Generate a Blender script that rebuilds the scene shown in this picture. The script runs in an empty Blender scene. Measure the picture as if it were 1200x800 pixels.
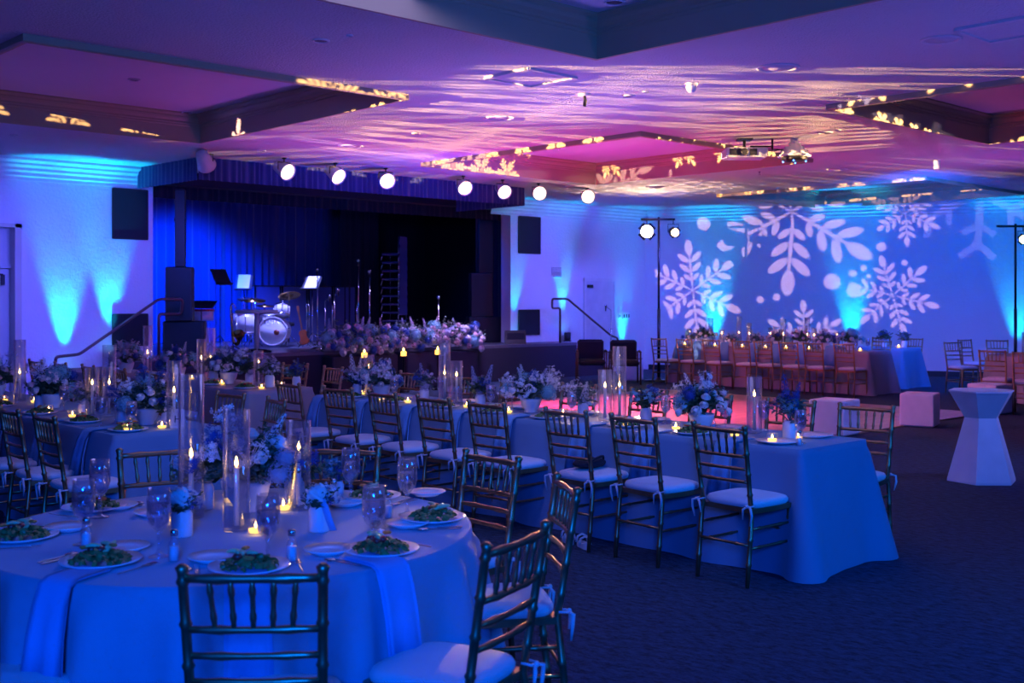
import bpy, math, random
from mathutils import Vector, Matrix
random.seed(7)
PI = math.pi
S = bpy.context.scene
COL = S.collection

# ------------------------------------------------------------------ camera, frame of reference
FPX, HZ, CAMH = 1322.0, 353.0, 1.65
FA, FB = 0.6843, 0.7292            # view direction in room axes (x along the stage wall, y towards it)
def W(px, d):                       # room x,y of the point at depth d on column px
    X = (px-600)/FPX*d
    return (FA*d + FB*X, FB*d - FA*X)
def on(px, py, z):                  # point on horizontal plane z
    d = (CAMH-z)*FPX/(py-HZ)
    x, y = W(px, d); return (x, y, z)
def dep(x, y): return FA*x + FB*y
def col_a(px, a):                   # depth where column px meets the line x=a
    return a/(FA+FB*(px-600)/FPX)
def col_b(px, b):
    return b/(FB-FA*(px-600)/FPX)

cd = bpy.data.cameras.new('camera'); cam = bpy.data.objects.new('camera', cd); COL.objects.link(cam)
cam.location = (0, 0, CAMH); cam.rotation_euler = (PI/2, 0, -math.atan2(FA, FB))
cd.sensor_width = 36; cd.lens = FPX/1200*36; cd.shift_y = -(400-HZ)/1200; cd.clip_start = .05; cd.clip_end = 200
cd.dof.use_dof = True; cd.dof.focus_distance = 7.6; cd.dof.aperture_fstop = 4.0
S.camera = cam
S.view_settings.view_transform = 'Standard'; S.view_settings.look = 'None'
S.view_settings.gamma = 1; S.view_settings.use_curve_mapping = False
S.view_settings.exposure = 0.0

wd = bpy.data.worlds.new('world'); S.world = wd; wd.use_nodes = True
wd.node_tree.nodes['Background'].inputs[0].default_value = (.012, .035, .30, 1)
wd.node_tree.nodes['Background'].inputs[1].default_value = .22

def light(kind, name, loc, target, color, power, size=.2, angle=60, blend=.5):
    l = bpy.data.lights.new(name, kind); l.color = color; l.energy = power
    if kind == 'AREA':
        l.shape = 'DISK'; l.size = size; l.spread = math.radians(angle)
    else:
        l.shadow_soft_size = size
    if kind == 'SPOT':
        l.spot_size = math.radians(angle); l.spot_blend = blend
    o = bpy.data.objects.new(name, l); COL.objects.link(o); o.location = loc
    if target is not None:
        o.rotation_euler = (Vector(target)-Vector(loc)).to_track_quat('-Z', 'Y').to_euler()
    return o

BLUE = (.0, .10, 1.0); VIOLET = (.07, .075, 1.0); MAG = (.75, .05, .75); CYAN = (0, .50, 1.0); PINK = (1.0, .05, .30)
WARM = (1.0, .58, .26)
# near room: blue par cans by the camera, then fill lamps without fixtures
light('AREA', 'blue_key_left', (-1.5, -1.5, 2.6), (2.4, 3.6, .5), (0, .105, 1), 185, 1.0, 110)
light('AREA', 'blue_key_right', (5.5, -1.2, 3.0), (6.2, 4.0, .4), (.0, .17, 1), 75, 1.0, 110)
light('AREA', 'violet_room_wash', (4.5, 5.5, 3.6), (4.6, 6.5, 0), (.44, .38, 1), 42, 3.0, 170)  # wide overhead fill disc, tuned for lavender tabletops
light('SPOT', 'lounge_blue', (12.5, -.5, 3.3), (11.0, 6.8, .5), (.16, .20, 1), 1300, .3, 42, .9)  # added spot that brightens the hourglass table
# ceiling washes (pointing up)
light('SPOT', 'magenta_up_a', (13.0, 12.6, .9), (13.0, 12.2, 3.85), MAG, 460, .3, 120, 1)
light('SPOT', 'magenta_up_b', (9.5, 13.5, .9), (9.0, 12.0, 3.85), (.45, .08, .80), 330, .3, 125, 1)
light('SPOT', 'magenta_up_c', (17.5, 7.5, .9), (16.5, 8.0, 3.85), (.40, .08, .75), 240, .3, 125, 1)
light('SPOT', 'violet_up_d', (8.9, 8.6, .8), (8.6, 8.4, 3.85), (.22, .12, .80), 480, .3, 118, 1)
light('SPOT', 'blue_up_e', (4.8, 5.4, .6), (4.2, 5.4, 3.85), (.018, .06, .6), 170, .3, 150, 1)
light('SPOT', 'blue_up_f', (9.4, 3.0, .6), (9.4, 3.6, 3.85), (.12, .10, .75), 260, .3, 150, 1)
light('SPOT', 'violet_up_g', (3.0, 14.2, .6), (3.2, 13.0, 3.85), (.20, .07, .8), 120, .3, 130, 1)
# dance floor pars
for i, x in enumerate((10.5, 13.0, 15.5)):
    light('SPOT', 'pink_par', (x, 15.0, 3.5), (x*.45+7.0, 11.5, 0), PINK, (4200, 4200, 3600)[i], .15, 40, .8)
light('SPOT', 'pink_cube_fill', (9.5, 12.5, 3.2), (15.2, 7.4, .3), (1.0, .25, .70), 950, .15, 45, .8)  # added lamp without a fixture, brightens the lounge cubes
light('SPOT', 'pink_par_far', (12.5, 14.0, 3.3), (18.0, 12.0, .6), (1.0, .10, .38), 330, .15, 45, .8)
# wall washes
light('SPOT', 'wall_wash_left', (3.8, 12.8, 3.2), (3.6, 17.8, 1.7), VIOLET, 1350, .4, 85, 1)
light('SPOT', 'wall_wash_left_b', (6.9, 13.6, 3.2), (7.3, 17.8, 1.8), VIOLET, 850, .4, 75, 1)
light('SPOT', 'wall_wash_right', (17.4, 12.9, 3.2), (19.0, 17.8, 1.6), (.085, .095, 1), 1500, .4, 80, 1)
light('SPOT', 'wall_wash_back', (17.5, 8.8, 3.3), (23.2, 12.2, 1.6), (.0, .11, 1), 1700, .4, 100, 1)
light('SPOT', 'valance_wash', (11.5, 11.0, 1.2), (11.5, 15.8, 3.75), (0, .05, 1), 1100, .3, 75, 1)  # added unseen spot that turns the dark valance blue
# stage
light('SPOT', 'stage_blue_a', (9.9, 19.2, 4.0), (11.3, 22.3, 1.6), (0, .05, 1), 6000, .2, 62, .9)
light('SPOT', 'stage_blue_a2', (9.2, 18.4, 3.9), (9.0, 20.2, 1.6), (0, .05, 1), 320, .2, 70, .9)
light('SPOT', 'stage_blue_b', (11.3, 18.5, 3.9), (12.4, 19.9, .9), (.20, .22, 1), 1700, .2, 62, .9)
light('SPOT', 'stage_blue_c', (15.2, 18.6, 3.9), (17.6, 19.4, 1.5), (0, .05, 1), 260, .2, 70, .9)
light('SPOT', 'stage_blue_d', (14.2, 16.4, 3.5), (14.2, 17.0, .9), (.42, .34, 1), 900, .2, 95, .9)
light('SPOT', 'stage_front', (12.0, 12.5, 3.5), (14.0, 17.0, 1.0), (.35, .18, 1), 600, .2, 38, .9)

# ------------------------------------------------------------------ snowflake projectors (real gobo lamps: the beam itself is patterned)
class NT:
    def __init__(s, nt): s.nt = nt
    def put(s, sock, v):
        if isinstance(v, (int, float)): sock.default_value = v
        elif isinstance(v, tuple): sock.default_value = v
        else: s.nt.links.new(v, sock)
    def m(s, op, a, b=0.0, c=None, clamp=False):
        n = s.nt.nodes.new('ShaderNodeMath'); n.operation = op; n.use_clamp = clamp; s.put(n.inputs[0], a); s.put(n.inputs[1], b)
        if c is not None: s.put(n.inputs[2], c)
        return n.outputs[0]
    def vm(s, op, a, b=(0, 0, 0), scalar=None):
        n = s.nt.nodes.new('ShaderNodeVectorMath'); n.operation = op; s.put(n.inputs[0], a); s.put(n.inputs[1], b)
        if scalar is not None: s.put(n.inputs['Scale'], scalar)
        return n.outputs['Value' if op in ('LENGTH', 'DOT_PRODUCT', 'DISTANCE') else 'Vector']
    def xyz(s, x, y, z=0.0):
        n = s.nt.nodes.new('ShaderNodeCombineXYZ'); s.put(n.inputs[0], x); s.put(n.inputs[1], y); s.put(n.inputs[2], z); return n.outputs[0]
    def sep(s, v):
        n = s.nt.nodes.new('ShaderNodeSeparateXYZ'); s.put(n.inputs[0], v); return n.outputs
    def mixv(s, f, a, b):
        n = s.nt.nodes.new('ShaderNodeMix'); n.data_type = 'VECTOR'; s.put(n.inputs[0], f); s.put(n.inputs[4], a); s.put(n.inputs[5], b); return n.outputs[1]
def flake(N, p):
    """leafy six-armed snowflake of radius 1 at the origin of p -> 0..1"""
    x, y, _ = N.sep(p)
    r = N.vm('LENGTH', p); th = N.m('ARCTAN2', y, x)
    th = N.m('PINGPONG', N.m('ADD', th, 4*PI), PI/6)          # 0 on an arm, pi/6 between arms (arms at multiples of 60 deg)
    q = N.xyz(N.m('MULTIPLY', r, N.m('COSINE', th)), N.m('MULTIPLY', r, N.m('SINE', th)))
    best = None
    for (cx, cy, ang, rx, ry) in ((.86, 0, 0, .15, .075), (.66, .13, 48, .135, .055), (.46, .12, 48, .12, .05), (.27, .085, 48, .085, .04), (.42, 0, 0, .42, .022)):
        c, s_ = math.cos(math.radians(ang)), math.sin(math.radians(ang))
        d = N.vm('SUBTRACT', q, (cx, cy, 0.0))
        u = N.vm('DOT_PRODUCT', d, (c/rx, s_/rx, 0.0)); w = N.vm('DOT_PRODUCT', d, (-s_/ry, c/ry, 0.0))
        e = N.vm('LENGTH', N.xyz(u, w))
        best = e if best is None else N.m('MINIMUM', best, e)
    return N.m('MULTIPLY', N.m('SUBTRACT', 1.12, best), 5, clamp=True)
def yflake(N, p):
    """line snowflake with forked arms"""
    x, y, _ = N.sep(p); r = N.vm('LENGTH', p); th = N.m('PINGPONG', N.m('ADD', N.m('ARCTAN2', y, x), 4*PI), PI/6)
    qx = N.m('MULTIPLY', r, N.m('COSINE', th)); qy = N.m('MULTIPLY', r, N.m('SINE', th))
    stem = N.m('MAXIMUM', N.m('DIVIDE', qy, .05), N.m('DIVIDE', qx, .8)); best = stem
    q = N.xyz(qx, qy)
    for (cx, cy, ang, rx, ry) in ((.55, .10, 60, .14, .045), (.86, .11, 50, .17, .05)):
        c, s_ = math.cos(math.radians(ang)), math.sin(math.radians(ang))
        d = N.vm('SUBTRACT', q, (cx, cy, 0.0))
        u = N.m('ABSOLUTE', N.vm('DOT_PRODUCT', d, (c/rx, s_/rx, 0.0))); w = N.m('ABSOLUTE', N.vm('DOT_PRODUCT', d, (-s_/ry, c/ry, 0.0)))
        best = N.m('MINIMUM', best, N.m('MAXIMUM', u, w))
    return N.m('MULTIPLY', N.m('SUBTRACT', 1.1, best), 8, clamp=True)
def gobo(name, loc, target, color, power, half, flakes=(), dots=(), tile=None, yf=None, tint=1.0, size=.015, base=0.0, beam_mask=None):
    o = light('SPOT', name, loc, target, color, power, size, 2*half, .04)
    l = o.data; l.use_nodes = True; nt = l.node_tree; N = NT(nt)
    em = nt.nodes['Emission']
    tc = nt.nodes.new('ShaderNodeTexCoord')
    x, y, z = N.sep(tc.outputs['Normal'])
    az = N.m('MAXIMUM', N.m('ABSOLUTE', z), .05)
    uv = N.xyz(N.m('DIVIDE', x, az), N.m('DIVIDE', y, az))
    inv = (o.rotation_euler.to_matrix()).inverted()
    def touv(P):
        q = inv @ (Vector(P)-Vector(loc)); return (q.x/-q.z, q.y/-q.z)
    out = None
    if tile:
        sc, rad = tile
        v = N.vm('SCALE', uv, scalar=1/sc)
        tx, ty, _ = N.sep(v)
        row = N.m('FLOOR', ty); tx = N.m('ADD', tx, N.m('MULTIPLY', row, .5))
        cx = N.m('SUBTRACT', N.m('FRACT', tx), .5); cy = N.m('SUBTRACT', N.m('FRACT', ty), .5)
        p = N.vm('SCALE', N.xyz(cx, cy), scalar=1/rad)
        out = flake(N, p)
        if beam_mask:                                          # every third opening of the gobo is blank
            wn = nt.nodes.new('ShaderNodeTexWhiteNoise'); wn.noise_dimensions = '2D'; nt.links.new(N.xyz(N.m('FLOOR', tx), row), wn.inputs['Vector'])
            out = N.m('MULTIPLY', out, N.m('GREATER_THAN', wn.outputs['Value'], .25))
    if flakes:
        P = L = None
        for (wp, wr, rot) in flakes:                         # world centre, world point of an arm tip
            c = touv(wp); t = touv(wr); R = math.hypot(t[0]-c[0], t[1]-c[1]); a = math.atan2(t[1]-c[1], t[0]-c[0])
            d = N.vm('SUBTRACT', uv, (c[0], c[1], 0.0)); ca, sa = math.cos(a)/R, math.sin(a)/R
            p = N.xyz(N.vm('DOT_PRODUCT', d, (ca, sa, 0.0)), N.vm('DOT_PRODUCT', d, (-sa, ca, 0.0)))
            ln = N.vm('LENGTH', p)
            if P is None: P, L = p, ln
            else:
                f = N.m('LESS_THAN', ln, L); P = N.mixv(f, P, p); L = N.m('MINIMUM', L, ln)
        out = flake(N, P)
    if dots:
        D = None
        for (wp, rad) in dots:
            c = touv(wp); dist = (Vector(wp)-Vector(loc)).length
            e = N.m('SUBTRACT', N.vm('DISTANCE', uv, (c[0], c[1], 0.0)), rad/dist)
            D = e if D is None else N.m('MINIMUM', D, e)
        dd = N.m('MULTIPLY', N.m('SUBTRACT', .0004, D), 2500, clamp=True)
        out = N.m('MAXIMUM', out, dd)
    if yf:
        wp, wr = yf; c = touv(wp); t = touv(wr); R = math.hypot(t[0]-c[0], t[1]-c[1]); a = math.atan2(t[1]-c[1], t[0]-c[0])
        d = N.vm('SUBTRACT', uv, (c[0], c[1], 0.0)); ca, sa = math.cos(a)/R, math.sin(a)/R
        yy = yflake(N, N.xyz(N.vm('DOT_PRODUCT', d, (ca, sa, 0.0)), N.vm('DOT_PRODUCT', d, (-sa, ca, 0.0))))
        out = yy if out is None else N.m('MAXIMUM', out, N.m('MULTIPLY', yy, .45))
    if beam_mask:                                              # made-up beam mask: keeps one height band, dims upward to even the falloff
        vv = N.sep(uv)[1]; q = N.m('DIVIDE', vv, beam_mask[0])
        out = N.m('MULTIPLY', out, N.m('MULTIPLY', N.m('MULTIPLY', N.m('GREATER_THAN', vv, beam_mask[1]), N.m('LESS_THAN', vv, beam_mask[2])), N.m('DIVIDE', 1.0, N.m('ADD', 1.0, N.m('MULTIPLY', q, q)))))
    if base: out = N.m('ADD', out, base)
    nt.links.new(out, em.inputs['Strength']); return o
def wallpt(px, py):
    """point of the back wall seen at a pixel"""
    k = (px-600)/FPX; c0 = Vector((3.32, 27.4)); dv = Vector((10-3.32, 24.5-27.4))
    s_ = (k*c0.y-c0.x)/(dv.x-k*dv.y); d = c0.y+dv.y*s_; x, y = W(px, d); return (x, y, CAMH+(HZ-py)*d/FPX)
FL = [((930, 248), (922, 345)), ((812, 340), (806, 282)), ((943, 398), (941, 352)), ((1062, 250), (1063, 288)), ((1046, 346), (1032, 300))]
DT_ = [(825, 262, 8), (1033, 289, 5), (975, 330, 9), (1000, 341, 7), (999, 320, 4), (1012, 314, 3.5), (891, 351, 4), (910, 348, 4), (1060, 308, 3), (1018, 324, 2.5)]
LTR = W(772, 23.4)      # left lighting stand
RTR = W(1190, 23.0)     # right lighting stand
gobo('gobo_wall', (-1.0, 12.2, 3.1), wallpt(935, 292), (1.0, .60, .70), 14500, 8.3,
     flakes=[(wallpt(*c), wallpt(*t), 0) for c, t in FL], dots=[(wallpt(x, y), r*wallpt_d) for x, y, r in DT_ for wallpt_d in (25.5/FPX,)])
gobo('gobo_wall_fork', (6.0, 4.5, 3.3), wallpt(1130, 262), (.60, .50, 1.0), 2600, 6.0, yf=(wallpt(1150, 225), wallpt(1075, 262)))
gobo('gobo_left_room', (.5, 13.5, 2.95), (.5+9.4, 13.5-3.42, 2.95), WARM, 68000, 22, tile=(.062, .46), beam_mask=(.12, .045, .112))
gobo('gobo_right_room', (17.0, .5, 2.95), (17.0-5.45, .5+8.4, 2.95), WARM, 60000, 19, tile=(.0425, .49), beam_mask=(.12, .052, .12))
gobo('gobo_left_stand_up', (*W(768, 22.0), 2.35), (*W(768, 22.02), 3.85), (1.0, .62, .50), 420, 50, tile=(.30, .45), size=.005)
light('SPOT', 'left_stand_spot', (*W(757, 22.7), 2.98), (*W(640, 4.2), .75), WARM, 9000, .04, 6.0, .6)

# ------------------------------------------------------------------ materials
def mat(name, color, rough=.6, metal=0, bump=None, noise=None, spec=None, sheen=0, trans=0, emit=None):
    """bump=(scale, strength[, detail]); noise=(scale, amount) colour variation"""
    m = bpy.data.materials.new(name); m.use_nodes = True; nt = m.node_tree; b = nt.nodes['Principled BSDF']
    b.inputs['Base Color'].default_value = (*color, 1); b.inputs['Roughness'].default_value = rough
    b.inputs['Metallic'].default_value = metal
    if spec is not None: b.inputs['Specular IOR Level'].default_value = spec
    if sheen: b.inputs['Sheen Weight'].default_value = sheen
    if trans: b.inputs['Transmission Weight'].default_value = trans
    tc = nt.nodes.new('ShaderNodeTexCoord')
    if bump:
        n = nt.nodes.new('ShaderNodeTexNoise'); n.inputs['Scale'].default_value = bump[0]
        n.inputs['Detail'].default_value = bump[2] if len(bump) > 2 else 3
        nt.links.new(tc.outputs['Object'], n.inputs['Vector'])
        bp = nt.nodes.new('ShaderNodeBump'); bp.inputs['Strength'].default_value = bump[1]; bp.inputs['Distance'].default_value = .02
        nt.links.new(n.outputs[0], bp.inputs['Height']); nt.links.new(bp.outputs[0], b.inputs['Normal'])
    n2 = nt.nodes.new('ShaderNodeTexNoise'); sc, am = noise or (6, .12)
    n2.inputs['Scale'].default_value = sc; nt.links.new(tc.outputs['Object'], n2.inputs['Vector'])
    r = nt.nodes.new('ShaderNodeMapRange'); r.inputs['To Min'].default_value = 1-am; r.inputs['To Max'].default_value = 1+am
    nt.links.new(n2.outputs[0], r.inputs['Value'])
    h = nt.nodes.new('ShaderNodeHueSaturation'); h.inputs['Color'].default_value = (*color, 1)
    nt.links.new(r.outputs[0], h.inputs['Value']); nt.links.new(h.outputs[0], b.inputs['Base Color'])
    if emit:
        b.inputs['Emission Color'].default_value = (*emit[:3], 1); b.inputs['Emission Strength'].default_value = emit[3]
    return m
def emis(name, color, s):
    m = bpy.data.materials.new(name); m.use_nodes = True; nt = m.node_tree
    nt.nodes.remove(nt.nodes['Principled BSDF']); e = nt.nodes.new('ShaderNodeEmission')
    e.inputs[0].default_value = (*color, 1); e.inputs[1].default_value = s
    nt.links.new(e.outputs[0], nt.nodes['Material Output'].inputs[0]); return m
def glassmat(name, tint, edge, body):
    """thin clear glass: see-through face-on, glossier and slightly milky at grazing angles"""
    m = bpy.data.materials.new(name); m.use_nodes = True; nt = m.node_tree; nt.nodes.remove(nt.nodes['Principled BSDF'])
    t = nt.nodes.new('ShaderNodeBsdfTransparent'); t.inputs[0].default_value = (*tint, 1)
    g = nt.nodes.new('ShaderNodeBsdfGlossy'); g.inputs['Roughness'].default_value = .06; g.inputs['Color'].default_value = (.9, .93, 1, 1)
    d = nt.nodes.new('ShaderNodeBsdfTranslucent'); d.inputs[0].default_value = (.8, .85, .9, 1)
    lw = nt.nodes.new('ShaderNodeLayerWeight'); lw.inputs['Blend'].default_value = .35
    mr = nt.nodes.new('ShaderNodeMapRange'); mr.inputs['To Min'].default_value = body; mr.inputs['To Max'].default_value = edge
    nt.links.new(lw.outputs['Facing'], mr.inputs['Value'])
    a = nt.nodes.new('ShaderNodeMixShader'); a.inputs[0].default_value = .10
    nt.links.new(g.outputs[0], a.inputs[1]); nt.links.new(d.outputs[0], a.inputs[2])
    b = nt.nodes.new('ShaderNodeMixShader'); nt.links.new(mr.outputs[0], b.inputs[0])
    nt.links.new(t.outputs[0], b.inputs[1]); nt.links.new(a.outputs[0], b.inputs[2])
    nt.links.new(b.outputs[0], nt.nodes['Material Output'].inputs[0]); return m

M = dict(
    carpet=mat('carpet', (.055, .062, .095), .95, bump=(60, .6, 6), noise=(2.2, .5)),
    ceiling=mat('ceiling_plaster', (.62, .60, .62), .9, bump=(45, .9, 5), noise=(3, .03)),
    wall=mat('wall_plaster', (.66, .66, .68), .8, bump=(22, .55, 4), noise=(2, .03)),
    trim=mat('coffer_trim', (.42, .34, .20), .55, noise=(3, .04)),
    panel=mat('coffer_panel', (.58, .56, .6), .9, bump=(60, .4), noise=(2, .03)),
    white_trim=mat('white_trim', (.62, .62, .64), .5),
    base=mat('black_baseboard', (.015, .015, .018), .5),
    beige=mat('beige_door_paint', (.50, .47, .40), .5, noise=(2, .05)),
    doorwhite=mat('door_paint', (.55, .56, .60), .5),
    blackcloth=mat('black_fabric', (.012, .012, .022), .9, bump=(200, .2)),
    curtain=mat('stage_velvet', (.035, .05, .17), .85, sheen=.3, noise=(4, .1)),
    blackcurtain=mat('black_velvet', (.010, .010, .020), .9),
    stagefloor=mat('stage_floor', (.10, .10, .13), .35, noise=(5, .2)),
    stageface=mat('stage_skirt', (.022, .018, .035), .8),
    bronze=mat('chair_bronze', (.42, .25, .13), .38, .88, noise=(30, .25)),
    cushion=mat('chair_cushion', (.62, .62, .66), .85, bump=(150, .15), sheen=.2),
    linen=mat('table_linen', (.13, .25, .38), .85, bump=(260, .2), sheen=.2, noise=(5, .06)),
    linenround=mat('round_linen', (.27, .34, .46), .85, bump=(260, .2), sheen=.2, noise=(5, .06)),
    linengrey=mat('grey_linen', (.33, .31, .34), .85, bump=(260, .2), noise=(5, .06)),
    napkin=mat('napkin_cloth', (.14, .38, .66), .85, bump=(200, .15)),
    china=mat('white_china', (.75, .76, .78), .2),
    ceramic=mat('white_ceramic', (.70, .70, .72), .35),
    steel=mat('cutlery_steel', (.6, .6, .62), .2, 1),
    wax=mat('candle_wax', (.75, .68, .55), .5),
    black=mat('black_plastic', (.012, .012, .014), .5),
    blackmetal=mat('black_metal', (.02, .02, .022), .35, .5),
    chrome=mat('chrome', (.7, .7, .72), .15, 1),
    rail=mat('rail_paint', (.10, .045, .05), .35, .2),
    leaf=mat('leaf_green', (.055, .10, .045), .6, noise=(12, .4)),
    leaf2=mat('grey_leaf', (.12, .17, .12), .7, noise=(12, .3)),
    rose=mat('white_rose', (.78, .74, .70), .7, noise=(20, .08)),
    blush=mat('blush_rose', (.72, .50, .50), .7, noise=(20, .08)),
    hyd=mat('pale_blue_hydrangea', (.18, .42, .46), .7, noise=(25, .2)),
    deep=mat('deep_blue_flower', (.01, .06, .26), .6, noise=(25, .25)),
    lilac=mat('lilac_flower', (.38, .36, .46), .7, noise=(25, .2)),
    greens=mat('salad_leaf', (.10, .20, .05), .45, noise=(30, .5)),
    tomato=mat('red_tomato', (.60, .04, .03), .3),
    carrot=mat('orange_squash', (.75, .25, .05), .4),
    avocado=mat('avocado', (.50, .62, .28), .45),
    cube=mat('white_vinyl', (.72, .70, .72), .4),
    brass=mat('brass', (.65, .42, .15), .25, 1),
    drum=mat('drum_shell', (.70, .70, .74), .3, noise=(20, .15)),
    drumhead=mat('drum_head', (.88, .90, .88), .5),
    woodred=mat('sunburst_wood', (.24, .05, .02), .3),
    wooddark=mat('dark_wood', (.10, .035, .02), .4),
    paper=mat('paper', (.75, .75, .75), .8),
    red=mat('red_lacquer', (.6, .02, .03), .3),
    water=glassmat('water', (.80, .84, .95), .35, .18),
    gobletglass=glassmat('goblet_glass', (.92, .94, 1), .75, .14),
    glass=glassmat('clear_glass', (.94, .96, 1), .65, .05),
    flame=emis('flame', (1.0, .50, .12), 45),
    votive=emis('lit_votive_glow', (1.0, .48, .08), 4.0),
    par=emis('par_lamp_face', (1.0, .66, .48), 7),
    bulb=emis('projector_beam_lens', (1.0, .74, .42), 320),
    bulb2=emis('side_lens', (1.0, .62, .25), 14),
    uplens=emis('uplight_lens', (.1, .75, 1.0), 12),
    blueled=emis('blue_led', (.1, .3, 1.0), 6),
)
# dance floor: glossy parquet
def parquet():
    m = mat('dance_floor_wood', (.42, .24, .15), .32); nt = m.node_tree; b = nt.nodes['Principled BSDF']
    tc = nt.nodes.new('ShaderNodeTexCoord'); br = nt.nodes.new('ShaderNodeTexBrick')
    br.inputs['Scale'].default_value = 1.1; br.inputs['Color1'].default_value = (.52, .32, .20, 1); br.inputs['Color2'].default_value = (.40, .22, .13, 1)
    br.inputs['Mortar'].default_value = (.12, .06, .04, 1); br.inputs['Mortar Size'].default_value = .006
    nt.links.new(tc.outputs['Object'], br.inputs['Vector']); nt.links.new(br.outputs['Color'], b.inputs['Base Color'])
    return m
M['parquet'] = parquet()
def carpet_nap():
    """woven streaks in the carpet's own colour"""
    m = M['carpet']; nt = m.node_tree; b = nt.nodes['Principled BSDF']
    tc = nt.nodes.new('ShaderNodeTexCoord'); mp = nt.nodes.new('ShaderNodeMapping'); mp.inputs['Scale'].default_value = (9, 4.5, 1)
    mp.inputs['Rotation'].default_value = (0, 0, .8)
    n = nt.nodes.new('ShaderNodeTexNoise'); n.inputs['Scale'].default_value = 3; n.inputs['Detail'].default_value = 8; n.inputs['Roughness'].default_value = .75
    cr = nt.nodes.new('ShaderNodeValToRGB'); cr.color_ramp.elements[0].position = .38; cr.color_ramp.elements[1].position = .68
    cr.color_ramp.elements[0].color = (.003, .009, .022, 1); cr.color_ramp.elements[1].color = (.030, .075, .15, 1)
    nt.links.new(tc.outputs['Object'], mp.inputs[0]); nt.links.new(mp.outputs[0], n.inputs['Vector'])
    nt.links.new(n.outputs[0], cr.inputs[0]); nt.links.new(cr.outputs[0], b.inputs['Base Color'])
carpet_nap()

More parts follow.
